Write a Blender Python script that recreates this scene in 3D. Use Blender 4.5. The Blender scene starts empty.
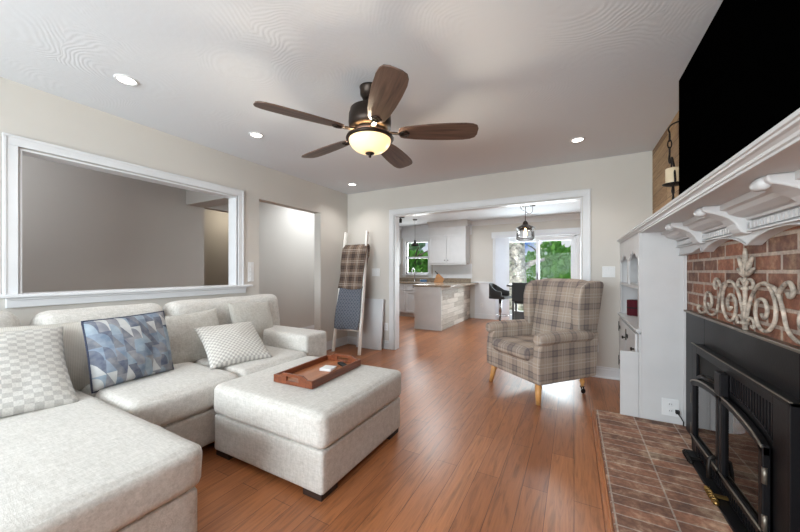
import bpy, math, random
from mathutils import Vector, Matrix, Euler, noise as mnoise
random.seed(7)
SC = bpy.context.scene
COL = SC.collection
PI = math.pi
def R(d): return math.radians(d)

# ------------------------------------------------------------ camera, world, sun, area lights, exposure
CAMH = 1.1815
FPX = 320.0
YAW = math.atan(174 / FPX)
cam_d = bpy.data.cameras.new('camera'); cam = bpy.data.objects.new('camera', cam_d); COL.objects.link(cam)
cam.location = (0, 0, CAMH); cam.rotation_euler = (R(90), 0, YAW)
cam_d.sensor_width = 36; cam_d.sensor_fit = 'HORIZONTAL'; cam_d.lens = 36 * FPX / 800
cam_d.shift_y = 5.3 / 800; cam_d.clip_start = 0.02; cam_d.clip_end = 300
SC.camera = cam
SC.view_settings.view_transform = 'Standard'; SC.view_settings.look = 'None'
SC.view_settings.gamma = 1; SC.view_settings.use_curve_mapping = False
SC.view_settings.exposure = 0.8
try:
    SC.cycles.max_bounces = 10; SC.cycles.diffuse_bounces = 5; SC.cycles.transparent_max_bounces = 12
    SC.cycles.sample_clamp_indirect = 4.0; SC.cycles.use_denoising = True
    SC.cycles.caustics_reflective = False; SC.cycles.caustics_refractive = False
except Exception: pass

def lin(c):
    return tuple(((v / 255) / 12.92 if v / 255 <= .04045 else ((v / 255 + .055) / 1.055) ** 2.4) for v in c) + (1,)

W = bpy.data.worlds.new('sky'); SC.world = W; W.use_nodes = True
nt = W.node_tree; nt.nodes.clear()
def N(t, typ, **kw):
    n = t.nodes.new(typ)
    for k, v in kw.items(): setattr(n, k, v)
    return n
wo = N(nt, 'ShaderNodeOutputWorld'); bg = N(nt, 'ShaderNodeBackground'); tc = N(nt, 'ShaderNodeTexCoord')
nz = N(nt, 'ShaderNodeTexNoise'); nz.inputs['Scale'].default_value = 5; nz.inputs['Detail'].default_value = 5
cr = N(nt, 'ShaderNodeValToRGB'); cr.color_ramp.elements[0].position = .45; cr.color_ramp.elements[0].color = lin((84, 138, 226))
cr.color_ramp.elements[1].position = .6; cr.color_ramp.elements[1].color = lin((238, 240, 245))
nt.links.new(tc.outputs['Generated'], nz.inputs['Vector']); nt.links.new(nz.outputs['Fac'], cr.inputs[0])
nt.links.new(cr.outputs[0], bg.inputs['Color']); nt.links.new(bg.outputs[0], wo.inputs[0])
bg.inputs['Strength'].default_value = .55

def light(name, typ, loc, rot=(0, 0, 0), energy=100, color=(1, 1, 1), **kw):
    d = bpy.data.lights.new(name, typ); o = bpy.data.objects.new(name, d); COL.objects.link(o)
    o.location = loc; o.rotation_euler = rot; d.energy = energy; d.color = color
    for k, v in kw.items(): setattr(d, k, v)
    return o
light('sun', 'SUN', (-5, -5, 12), (R(42), 0, R(-30)), 1.5, (1, .97, .93), angle=R(2))
# added fill behind the camera, then daylight of the sliding door and kitchen window
light('rear_fill_light', 'AREA', (-1.35, -2.3, 1.5), (R(90), 0, 0), 150, (.9, .95, 1), shape='RECTANGLE', size=3.0, size_y=1.5)
light('door_light', 'AREA', (-.55, 8.5, 1.15), (R(-90), 0, 0), 115, (.88, .95, 1), shape='RECTANGLE', size=1.9, size_y=2.0)
light('kitchen_window_light', 'AREA', (-3.8, 8.4, 1.6), (R(-90), 0, 0), 22, (.97, .985, 1), shape='RECTANGLE', size=.8, size_y=.9)

# ------------------------------------------------------------ materials
def newmat(name):
    m = bpy.data.materials.new(name); m.use_nodes = True
    t = m.node_tree; b = t.nodes['Principled BSDF']
    return m, t, b
def link(t, a, b): t.links.new(a, b)
def bump(t, b, h, strength=.3, dist=.01):
    n = N(t, 'ShaderNodeBump'); n.inputs['Strength'].default_value = strength; n.inputs['Distance'].default_value = dist
    link(t, h, n.inputs['Height']); link(t, n.outputs[0], b.inputs['Normal'])
def coords(t, scale=(1, 1, 1), kind='Object', rot=(0, 0, 0)):
    c = N(t, 'ShaderNodeTexCoord'); m = N(t, 'ShaderNodeMapping'); m.inputs['Scale'].default_value = scale; m.inputs['Rotation'].default_value = rot
    link(t, c.outputs[kind], m.inputs[0]); return m.outputs[0]
def noise(t, vec, scale, detail=3, rough=.5, dist=0):
    n = N(t, 'ShaderNodeTexNoise'); n.inputs['Scale'].default_value = scale; n.inputs['Detail'].default_value = detail
    n.inputs['Roughness'].default_value = rough; n.inputs['Distortion'].default_value = dist
    link(t, vec, n.inputs['Vector']); return n.outputs['Fac']
def ramp(t, fac, stops, interp='LINEAR'):
    n = N(t, 'ShaderNodeValToRGB'); e = n.color_ramp.elements; n.color_ramp.interpolation = interp
    while len(e) < len(stops): e.new(.5)
    for q, (p, c) in enumerate(stops): e[q].position = p; e[q].color = lin(c) if len(c) == 3 else c
    link(t, fac, n.inputs[0]); return n.outputs[0]
def mth(t, op, a, b=None, c=None):
    n = N(t, 'ShaderNodeMath', operation=op)
    for q, v in enumerate((a, b, c)):
        if v is None: continue
        if isinstance(v, (int, float)): n.inputs[q].default_value = v
        else: link(t, v, n.inputs[q])
    return n.outputs[0]
def mixc(t, fac, a, b, blend='MIX'):
    n = N(t, 'ShaderNodeMix', data_type='RGBA', blend_type=blend)
    for s, v in ((n.inputs[0], fac), (n.inputs[6], a), (n.inputs[7], b)):
        if isinstance(v, (int, float)): s.default_value = v
        elif isinstance(v, tuple): s.default_value = lin(v) if len(v) == 3 else v
        else: link(t, v, s)
    return n.outputs[2]
def sep(t, vec):
    n = N(t, 'ShaderNodeSeparateXYZ'); link(t, vec, n.inputs[0]); return n.outputs
def comb(t, x, y, z=0.0):
    n = N(t, 'ShaderNodeCombineXYZ')
    for q, v in enumerate((x, y, z)):
        if isinstance(v, (int, float)): n.inputs[q].default_value = v
        else: link(t, v, n.inputs[q])
    return n.outputs[0]

def plain(name, c, rough=.5, metal=0, var=.04, vscale=6, bmp=0, bscale=60, spec=.5, bdist=.003):
    m, t, b = newmat(name)
    v = coords(t); f = noise(t, v, vscale, 4)
    lo = tuple(max(0, x * (1 - var)) for x in c); hi = tuple(min(255, x * (1 + var)) for x in c)
    link(t, ramp(t, f, [(.3, lo), (.7, hi)]), b.inputs['Base Color'])
    b.inputs['Roughness'].default_value = rough; b.inputs['Metallic'].default_value = metal
    b.inputs['Specular IOR Level'].default_value = spec
    if bmp: bump(t, b, noise(t, v, bscale, 3), bmp, bdist)
    return m

M = {}
M['wall'] = plain('wall_paint', (205, 201, 195), .75, var=.012, vscale=1.5, bmp=.12, bscale=180)
M['hall'] = plain('hall_paint', (190, 188, 184), .8, var=.012, vscale=1.5, bmp=.1, bscale=180)
M['trim'] = plain('white_trim_paint', (218, 220, 223), .35, var=.01)
M['white'] = plain('white_cabinet_paint', (204, 204, 205), .4, var=.012)
M['plastic'] = plain('white_plastic', (224, 225, 226), .35, var=.01)
M['dark_slot'] = plain('dark_recess', (18, 18, 20), .7)
M['black_metal'] = plain('black_steel', (27, 26, 29), .45, .6, var=.1, bmp=.1, bscale=90)
M['black_edge'] = plain('pale_steel_edge', (128, 120, 110), .4, .7, var=.1)  # paler grey steel for the ledge, edge strip, door beads and hinges
M['iron'] = plain('black_iron', (38, 34, 32), .5, .6, var=.15, bmp=.2, bscale=120)
M['brass'] = plain('aged_brass', (150, 120, 70), .35, .9, var=.1)
M['chrome'] = plain('brushed_steel', (170, 170, 172), .25, 1.0, var=.03)
M['bronze'] = plain('dark_bronze', (52, 43, 38), .4, .75, var=.12, vscale=20)
M['wax'] = plain('cream_wax', (236, 218, 186), .55, var=.03)
M['legwood'] = plain('oak_leg', (205, 152, 92), .4, var=.08, vscale=14)
M['rubber'] = plain('black_rubber', (22, 22, 22), .6)
M['espresso'] = plain('espresso_wood', (44, 32, 28), .5, var=.1)
M['black_plastic'] = plain('black_leatherette', (15, 15, 16), .6, var=.1)
M['blind'] = plain('white_vinyl_blind', (214, 216, 222), .6, var=.01)
M['leatherbrown'] = plain('knife_block_wood', (170, 120, 74), .45, var=.1, vscale=12)

def m_floor():
    m, t, b = newmat('wood_plank_floor')
    v = coords(t); s = sep(t, v)
    uv = comb(t, s[1], s[0], 0.0)
    def brick(c1, c2, off=.37):
        n = N(t, 'ShaderNodeTexBrick'); link(t, uv, n.inputs['Vector'])
        n.inputs['Color1'].default_value = lin(c1); n.inputs['Color2'].default_value = lin(c2)
        n.inputs['Mortar'].default_value = lin((104, 62, 42)); n.inputs['Scale'].default_value = 1
        n.inputs['Brick Width'].default_value = 1.15; n.inputs['Row Height'].default_value = .125
        n.inputs['Mortar Size'].default_value = .0016; n.inputs['Mortar Smooth'].default_value = .3; n.offset = off
        n.inputs['Bias'].default_value = -.1
        return n
    n = brick((196, 134, 84), (164, 106, 64))
    # per plank random tone
    g = noise(t, coords(t, (15, 1.3, 1)), 1.5, 6, .6, 2.2)
    fine = noise(t, coords(t, (160, 5, 1)), 1.0, 3, .6)
    col = mixc(t, .55, n.outputs['Color'], ramp(t, g, [(.3, (158, 118, 84)), (.5, (192, 150, 108)), (.7, (214, 176, 132))]), 'MULTIPLY')
    col2 = mixc(t, 1.0, col, ramp(t, g, [(.25, (205, 205, 205)), (.5, (250, 250, 250)), (.8, (255, 255, 255))]), 'MULTIPLY')
    col3 = mixc(t, .2, col2, ramp(t, fine, [(.35, (150, 150, 150)), (.6, (255, 255, 255))]), 'MULTIPLY')
    hs = N(t, 'ShaderNodeHueSaturation'); hs.inputs['Value'].default_value = 1.1; hs.inputs['Saturation'].default_value = .96
    link(t, col3, hs.inputs['Color']); link(t, hs.outputs[0], b.inputs['Base Color'])
    link(t, mth(t, 'MULTIPLY_ADD', g, .1, .26), b.inputs['Roughness'])
    h = mth(t, 'MULTIPLY_ADD', n.outputs['Fac'], -1.0, mth(t, 'MULTIPLY', g, .35))
    bump(t, b, h, .1, .003)
    return m
M['floor'] = m_floor()

def m_ceiling():
    m, t, b = newmat('combed_plaster_ceiling')
    b.inputs['Base Color'].default_value = lin((218, 222, 228)); b.inputs['Roughness'].default_value = .85
    v = coords(t); warp = N(t, 'ShaderNodeTexNoise'); warp.inputs['Scale'].default_value = 2.2; link(t, v, warp.inputs['Vector'])
    va = N(t, 'ShaderNodeVectorMath', operation='MULTIPLY_ADD'); link(t, warp.outputs['Color'], va.inputs[0]); va.inputs[1].default_value = (.35, .35, 0); link(t, v, va.inputs[2])
    vo = N(t, 'ShaderNodeTexVoronoi', feature='F1'); vo.inputs['Scale'].default_value = 1.5; vo.inputs['Randomness'].default_value = .9; link(t, va.outputs[0], vo.inputs['Vector'])
    fine = noise(t, v, 7, 5, .7)
    ph = mth(t, 'MULTIPLY_ADD', fine, 4.0, mth(t, 'MULTIPLY', vo.outputs['Distance'], 210.0))
    sn = mth(t, 'SINE', ph)
    amp = mth(t, 'SMOOTH_MIN', mth(t, 'MULTIPLY', noise(t, v, 1.7, 2), 1.3), .8, .1)
    h = mth(t, 'ADD', mth(t, 'MULTIPLY', sn, mth(t, 'MULTIPLY', mth(t, 'MAXIMUM', mth(t, 'SUBTRACT', amp, .45), 0.02), .9)), mth(t, 'MULTIPLY', noise(t, v, 28, 4), .8))
    bump(t, b, h, .24, .004)
    return m
M['ceiling'] = m_ceiling()

def m_brick(name, vec_fn, c1, c2, mortar, bw=.2, rh=.067, ms=.009, bias=0, off=.5, worn=.5, lift=1.15, patches=[(.32, (74, 54, 46)), (.5, (136, 92, 70)), (.68, (196, 160, 124))]):
    m, t, b = newmat(name)
    v = coords(t); s = sep(t, v); uv = vec_fn(t, s)
    n = N(t, 'ShaderNodeTexBrick'); link(t, uv, n.inputs['Vector']); n.offset = off
    n.inputs['Color1'].default_value = lin(c1); n.inputs['Color2'].default_value = lin(c2); n.inputs['Mortar'].default_value = lin(mortar)
    n.inputs['Scale'].default_value = 1; n.inputs['Brick Width'].default_value = bw; n.inputs['Row Height'].default_value = rh
    n.inputs['Mortar Size'].default_value = ms; n.inputs['Mortar Smooth'].default_value = .25; n.inputs['Bias'].default_value = bias
    g = noise(t, v, 9 if 'hearth' in name else 14, 6, .7); g2 = noise(t, v, 45, 3, .6)
    col = mixc(t, worn, n.outputs['Color'], ramp(t, g, patches), 'MIX')
    col = mixc(t, .3, col, ramp(t, g2, [(.35, (110, 100, 95)), (.6, (255, 255, 255))]), 'MULTIPLY')
    hs = N(t, 'ShaderNodeHueSaturation'); hs.inputs['Value'].default_value = lift; hs.inputs['Saturation'].default_value = .92; link(t, col, hs.inputs['Color'])
    link(t, hs.outputs[0], b.inputs['Base Color']); b.inputs['Roughness'].default_value = .75
    bump(t, b, mth(t, 'MULTIPLY_ADD', n.outputs['Fac'], -1.0, mth(t, 'MULTIPLY', g2, .35)), .7, .006)
    return m
M['brick'] = m_brick('red_brick_wall', lambda t, s: comb(t, s[1], mth(t, 'ADD', s[2], .012), 0.0), (164, 94, 62), (84, 56, 48), (196, 186, 174), bw=.215, rh=.0745, worn=.42, lift=1.1)
M['hearth'] = m_brick('worn_hearth_brick', lambda t, s: comb(t, mth(t, 'ADD', s[0], .072), mth(t, 'MULTIPLY_ADD', noise(t, s[3] if len(s) > 3 else coords(t), 3, 2), .02, s[1]), 0.0), (182, 120, 88), (112, 80, 66), (204, 190, 176), bw=.238, rh=.078, ms=.0045, off=0.0, worn=.48, lift=1.1, patches=[(.38, (72, 54, 46)), (.5, (146, 104, 80)), (.62, (214, 188, 156))])

def m_planks(name, axis, stops, rh=.14, bw=.9, rough=.6, grain=1.0, off=.37, seam=(60, 45, 32)):
    """horizontal boards on a vertical face; axis = running coordinate (0 x, 1 y)"""
    m, t, b = newmat(name)
    v = coords(t); s = sep(t, v); uv = comb(t, s[axis], s[2], 0.0)
    n = N(t, 'ShaderNodeTexBrick'); link(t, uv, n.inputs['Vector']); n.offset = off
    n.inputs['Color1'].default_value = (1, 1, 1, 1); n.inputs['Color2'].default_value = (0, 0, 0, 1); n.inputs['Mortar'].default_value = (.5, .5, .5, 1)
    n.inputs['Scale'].default_value = 1; n.inputs['Brick Width'].default_value = bw; n.inputs['Row Height'].default_value = rh; n.inputs['Mortar Size'].default_value = .002
    g = noise(t, coords(t, (3 if axis == 0 else 3, 3, 40)), 1.5, 5, .6, .8)
    f = mth(t, 'ADD', mth(t, 'MULTIPLY', n.outputs['Color'], .5), mth(t, 'MULTIPLY', mth(t, 'MULTIPLY', g, .6), grain))
    col = ramp(t, f, stops)
    col = mixc(t, n.outputs['Fac'], col, seam)
    link(t, col, b.inputs['Base Color']); b.inputs['Roughness'].default_value = rough
    bump(t, b, mth(t, 'MULTIPLY_ADD', n.outputs['Fac'], -1.0, mth(t, 'MULTIPLY', g, .4)), .5, .004)
    return m
M['woodwall'] = m_planks('reclaimed_wood_panelling', 1, [(.12, (84, 62, 44)), (.4, (150, 116, 80)), (.62, (188, 156, 116)), (.95, (122, 92, 64))], rh=.14)
M['greyplank'] = m_planks('whitewashed_plank_cladding', 1, [(.15, (120, 108, 98)), (.45, (176, 166, 154)), (.7, (214, 206, 196)), (.95, (158, 146, 134))], rh=.1, bw=.7, seam=(130, 120, 110))

def m_fabric(name, c, c2=None, weave=520, bmp=.45, var=.02):
    m, t, b = newmat(name)
    v = coords(t)
    wv = noise(t, coords(t, (1, 1, 1)), weave * .45, 2, .8)
    st = noise(t, coords(t, (.25, 1, 1)), 120, 3, .7); st2 = noise(t, coords(t, (1, .25, .25)), 120, 3, .7)
    f = mth(t, 'ADD', mth(t, 'MULTIPLY', st, .5), mth(t, 'MULTIPLY', st2, .5))
    c2 = c2 or tuple(x * .86 for x in c)
    col = ramp(t, f, [(.36, c2), (.62, c)])
    big = noise(t, v, 5, 3)
    col = mixc(t, 1.0, col, ramp(t, big, [(.3, tuple(255 * (1 - var) for _ in range(3))), (.7, (255, 255, 255))]), 'MULTIPLY')
    link(t, col, b.inputs['Base Color']); b.inputs['Roughness'].default_value = .95; b.inputs['Specular IOR Level'].default_value = .15
    b.inputs['Sheen Weight'].default_value = .15
    bump(t, b, mth(t, 'ADD', wv, f), bmp, .003)
    return m
M['sofa'] = m_fabric('light_grey_woven_upholstery', (210, 207, 202), (182, 179, 173))
M['cream'] = m_fabric('cream_textured_fabric', (198, 195, 189), (172, 168, 160), bmp=.8)

def m_ribbed():
    m, t, b = newmat('ribbed_cream_fabric')
    v = coords(t, kind='UV'); s = sep(t, v)
    a = mth(t, 'SINE', mth(t, 'MULTIPLY', mth(t, 'ADD', s[0], s[1]), 190.0)); c = mth(t, 'SINE', mth(t, 'MULTIPLY', mth(t, 'SUBTRACT', s[0], s[1]), 190.0))
    f = mth(t, 'MULTIPLY_ADD', mth(t, 'MULTIPLY', a, c), .5, .5)
    link(t, ramp(t, f, [(0, (176, 172, 164)), (1, (204, 200, 193))]), b.inputs['Base Color']); b.inputs['Roughness'].default_value = .95
    bump(t, b, f, .5, .004); return m
M['ribbed'] = m_ribbed()
def m_checker(name, c1, c2, sc=12, rot=0, sx=1):
    m, t, b = newmat(name)
    v = coords(t, (sx, 1, 1), kind='UV', rot=(0, 0, rot))
    n = N(t, 'ShaderNodeTexChecker'); n.inputs['Scale'].default_value = sc; n.inputs['Color1'].default_value = lin(c1); n.inputs['Color2'].default_value = lin(c2)
    link(t, v, n.inputs['Vector'])
    st = noise(t, coords(t), 150, 3, .7)
    link(t, mixc(t, .25, n.outputs['Color'], ramp(t, st, [(.35, (150, 150, 150)), (.6, (255, 255, 255))]), 'MULTIPLY'), b.inputs['Base Color'])
    b.inputs['Roughness'].default_value = .95; bump(t, b, mth(t, 'ADD', n.outputs['Fac'], st), .4, .003); return m
M['check'] = m_checker('cream_and_grey_check', (214, 211, 205), (176, 173, 168), 27)
M['check_big'] = m_checker('cream_and_grey_wide_check', (208, 206, 201), (184, 182, 178), 24, sx=.7)
def m_geo():
    m, t, b = newmat('blue_geometric_print')
    v = coords(t, kind='UV'); s = sep(t, v)
    u = mth(t, 'MULTIPLY', s[0], 9.0); cu = mth(t, 'FLOOR', u); fu = mth(t, 'FRACT', u)
    w1 = N(t, 'ShaderNodeTexWhiteNoise', noise_dimensions='1D'); link(t, mth(t, 'ADD', cu, 3.3), w1.inputs['W'])
    vv = mth(t, 'ADD', mth(t, 'MULTIPLY', s[1], 5.2), mth(t, 'MULTIPLY', w1.outputs['Value'], 1.0)); cv = mth(t, 'FLOOR', vv); fv = mth(t, 'FRACT', vv)
    w2 = N(t, 'ShaderNodeTexWhiteNoise', noise_dimensions='2D'); link(t, comb(t, cu, cv), w2.inputs['Vector'])
    tri = mth(t, 'GREATER_THAN', mth(t, 'ADD', fu, fv), 1.0)
    arc = mth(t, 'GREATER_THAN', mth(t, 'ADD', mth(t, 'POWER', fu, 2.0), mth(t, 'POWER', fv, 2.0)), .8)
    pick = mth(t, 'GREATER_THAN', w2.outputs['Value'], .45)
    half = mth(t, 'ADD', mth(t, 'MULTIPLY', tri, pick), mth(t, 'MULTIPLY', arc, mth(t, 'SUBTRACT', 1.0, pick)))
    w3 = N(t, 'ShaderNodeTexWhiteNoise', noise_dimensions='3D'); link(t, comb(t, cu, cv, mth(t, 'MULTIPLY', half, 7.0)), w3.inputs['Vector'])
    wash = noise(t, coords(t, kind='UV'), 9, 4)
    col = ramp(t, mth(t, 'FRACT', w3.outputs['Value']), [(0, (104, 122, 142)), (.2, (62, 70, 92)), (.36, (190, 190, 188)), (.5, (122, 122, 128)), (.68, (128, 146, 160)), (.85, (86, 88, 98))], 'CONSTANT')
    link(t, mixc(t, .3, col, ramp(t, wash, [(.35, (96, 102, 116)), (.65, (176, 176, 176))]), 'MIX'), b.inputs['Base Color'])
    b.inputs['Roughness'].default_value = .9; bump(t, b, noise(t, coords(t), 300, 2), .2, .002); return m
M['geo'] = m_geo()
M['navy'] = plain('navy_piping', (52, 58, 78), .85)

def m_plaid(name, base, dark, light_, tint, period=.15, kind='Object', scale=1.0):
    m, t, b = newmat(name)
    tcn = N(t, 'ShaderNodeTexCoord'); s = sep(t, tcn.outputs[kind]); nn = sep(t, tcn.outputs['Normal'])
    stripes_d = []; stripes_l = []
    def band(x, c, w):  # soft band around phase c, half width w
        f = mth(t, 'FRACT', mth(t, 'ADD', mth(t, 'MULTIPLY', x, 1.0 / period), .5 - c))
        d = mth(t, 'ABSOLUTE', mth(t, 'SUBTRACT', f, .5))
        return mth(t, 'LESS_THAN', d, w)
    axes = (0, 1, 2) if kind == 'Object' else (0, 1)
    for a in axes:
        x = mth(t, 'MULTIPLY', s[a], scale)
        wgt = mth(t, 'SUBTRACT', 1.0, mth(t, 'POWER', mth(t, 'ABSOLUTE', nn[a]), 3.0)) if kind == 'Object' else 1.0
        d = mth(t, 'ADD', mth(t, 'MULTIPLY', band(x, .25, .13), .32), mth(t, 'ADD', mth(t, 'MULTIPLY', band(x, .12, .035), .35), mth(t, 'MULTIPLY', band(x, .38, .03), .35)))
        l = mth(t, 'ADD', band(x, .68, .02), mth(t, 'MULTIPLY', band(x, .82, .03), .6))
        stripes_d.append(mth(t, 'MULTIPLY', d, wgt)); stripes_l.append(mth(t, 'MULTIPLY', l, wgt))
    D = stripes_d[0]; L = stripes_l[0]
    for q in range(1, len(axes)): D = mth(t, 'ADD', D, stripes_d[q]); L = mth(t, 'ADD', L, stripes_l[q])
    D = mth(t, 'MINIMUM', D, 1.0); L = mth(t, 'MINIMUM', mth(t, 'MULTIPLY', L, .55), 1.0)
    st = noise(t, coords(t), 260, 2, .8)
    col = mixc(t, D, base, dark); col = mixc(t, L, col, light_)
    col = mixc(t, .3, col, ramp(t, st, [(.35, tint), (.65, (255, 255, 255))]), 'MULTIPLY')
    link(t, col, b.inputs['Base Color']); b.inputs['Roughness'].default_value = .95; b.inputs['Specular IOR Level'].default_value = .15
    bump(t, b, st, .4, .003); return m
M['plaid'] = m_plaid('beige_grey_tartan', (184, 168, 154), (116, 108, 108), (204, 196, 186), (165, 162, 158), .2)
M['throwplaid'] = m_plaid('brown_tartan_wool', (128, 110, 98), (62, 54, 54), (224, 214, 202), (140, 140, 140), .17, kind='UV', scale=.45)
def m_knit():
    m, t, b = newmat('blue_grey_cable_knit')
    v = coords(t, kind='UV'); s = sep(t, v)
    a = mth(t, 'SINE', mth(t, 'MULTIPLY', mth(t, 'ADD', s[0], s[1]), 55.0)); c = mth(t, 'SINE', mth(t, 'MULTIPLY', mth(t, 'SUBTRACT', s[0], s[1]), 55.0))
    f = mth(t, 'MULTIPLY_ADD', mth(t, 'MAXIMUM', a, c), .5, .5); g = noise(t, coords(t), 220, 3, .8)
    link(t, mixc(t, g, ramp(t, f, [(0, (66, 72, 84)), (.6, (92, 99, 112)), (1, (140, 146, 156))]), (110, 116, 128)), b.inputs['Base Color'])
    b.inputs['Roughness'].default_value = 1; bump(t, b, mth(t, 'ADD', f, g), .8, .01); return m
M['knit'] = m_knit()

def m_wood(name, c1, c2, axis=1, rough=.4, sc=1.0):
    m, t, b = newmat(name)
    scl = [30, 30, 30]; scl[axis] = 2
    g = noise(t, coords(t, tuple(x * sc for x in scl)), 1.2, 5, .6, 1.0)
    link(t, ramp(t, g, [(.3, c1), (.7, c2)]), b.inputs['Base Color']); b.inputs['Roughness'].default_value = rough
    bump(t, b, g, .15, .002); return m
M['blade'] = m_wood('weathered_walnut_blade', (62, 46, 40), (112, 88, 76), 0, .45)
M['tray'] = m_wood('acacia_wood_tray', (92, 46, 28), (134, 74, 44), 1, .35)
M['traybase'] = m_wood('acacia_wood_tray_floor', (142, 84, 50), (176, 112, 70), 1, .35)
M['tablewood'] = m_wood('dark_table_wood', (30, 26, 26), (48, 42, 42), 0, .3)

def m_granite():
    m, t, b = newmat('speckled_granite')
    v = coords(t); f = noise(t, v, 38, 5, .75); g = noise(t, v, 9, 3)
    col = ramp(t, f, [(.32, (62, 52, 44)), (.45, (124, 108, 92)), (.55, (168, 154, 136)), (.68, (92, 76, 62))])
    link(t, mixc(t, mth(t, 'MULTIPLY', g, .5), col, (150, 138, 122)), b.inputs['Base Color']); b.inputs['Roughness'].default_value = .15; return m
M['granite'] = m_granite()
def m_glass(name, tint=(1, 1, 1), refl=.5, rough=0.0):
    m, t, b = newmat(name); t.nodes.remove(b); o = t.nodes['Material Output']
    tr = N(t, 'ShaderNodeBsdfTransparent'); tr.inputs[0].default_value = tint + (1,)
    gl = N(t, 'ShaderNodeBsdfGlossy'); gl.inputs['Roughness'].default_value = rough
    fr = N(t, 'ShaderNodeFresnel'); fr.inputs[0].default_value = 1.45
    mx = N(t, 'ShaderNodeMixShader'); link(t, mth(t, 'MULTIPLY', fr.outputs[0], refl), mx.inputs[0]); link(t, tr.outputs[0], mx.inputs[1]); link(t, gl.outputs[0], mx.inputs[2])
    link(t, mx.outputs[0], o.inputs[0]); return m
M['glass'] = m_glass('window_glass', (.97, .99, .98), .15)
M['jarglass'] = m_glass('clear_lamp_glass', (.96, .96, .96), .8, .05)
M['firedoor'] = m_glass('smoked_stove_glass', (.28, .2, .15), 1.5, .03)
def m_emit(name, c, s):
    m, t, b = newmat(name); b.inputs['Base Color'].default_value = lin(c); b.inputs['Emission Color'].default_value = lin(c); b.inputs['Emission Strength'].default_value = s
    b.inputs['Roughness'].default_value = .35
    v = coords(t); link(t, ramp(t, noise(t, v, 8, 3), [(.2, tuple(x * .96 for x in c)), (.8, c)]), b.inputs['Emission Color']); return m
M['led'] = m_emit('lit_led_lens', (255, 250, 240), 6)
M['bulb'] = m_emit('lit_bulb', (255, 214, 150), 9)
def m_bowl():
    m, t, b = newmat('lit_alabaster_glass')
    v = coords(t); s = sep(t, v)
    lw = N(t, 'ShaderNodeLayerWeight'); lw.inputs[0].default_value = .35
    link(t, ramp(t, lw.outputs['Facing'], [(0, (255, 226, 160)), (.7, (236, 204, 150)), (1, (180, 150, 110))]), b.inputs['Emission Color'])
    b.inputs['Emission Strength'].default_value = .75; b.inputs['Base Color'].default_value = lin((226, 206, 168)); b.inputs['Roughness'].default_value = .25; return m
M['bowl'] = m_bowl()
def m_tv():
    m, t, b = newmat('black_tv_panel'); b.inputs['Base Color'].default_value = (.0006, .0006, .0006, 1); b.inputs['Roughness'].default_value = .9
    b.inputs['Specular IOR Level'].default_value = 0; b.inputs['IOR'].default_value = 1.02
    link(t, ramp(t, noise(t, coords(t), 3), [(0, (.0005, .0005, .0005, 1)), (1, (.0008, .0008, .0008, 1))]), b.inputs['Base Color']); return m
M['tv'] = m_tv()
M['candle_red'] = m_checker('red_buffalo_check', (128, 34, 54), (84, 18, 32), 4)
M['whitewash'] = plain('whitewashed_metal', (168, 158, 146), .75, .1, var=.3, vscale=30, bmp=.4, bscale=80)
M['ladder'] = plain('white_painted_wood', (246, 244, 240), .5, var=.02, vscale=20)
M['grass'] = plain('lawn_grass', (120, 160, 70), .95, var=.25, vscale=3, bmp=.5, bscale=40)
M['bark'] = plain('tree_bark', (120, 104, 88), .9, var=.3, vscale=12, bmp=.8, bscale=20, bdist=.03)
M['palebark'] = plain('pale_mottled_bark', (176, 168, 156), .9, var=.4, vscale=9, bmp=.8, bscale=16, bdist=.03)
def m_leaf(name, a, c):
    m, t, b = newmat(name); inf = noise(t, coords(t), 3.0, 3)
    link(t, ramp(t, inf, [(.3, a), (.7, c)]), b.inputs['Base Color']); b.inputs['Roughness'].default_value = .6
    b.inputs['Transmission Weight'].default_value = 0
    o = t.nodes['Material Output']; tl = N(t, 'ShaderNodeBsdfTranslucent'); tl.inputs[0].default_value = lin(c)
    mx = N(t, 'ShaderNodeMixShader'); mx.inputs[0].default_value = .4
    link(t, b.outputs[0], mx.inputs[1]); link(t, tl.outputs[0], mx.inputs[2]); link(t, mx.outputs[0], o.inputs[0]); return m
M['leaf'] = m_leaf('green_leaves', (62, 120, 40), (140, 196, 88))
M['leafpale'] = m_leaf('pale_leaves', (150, 176, 130), (220, 228, 206))

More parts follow.
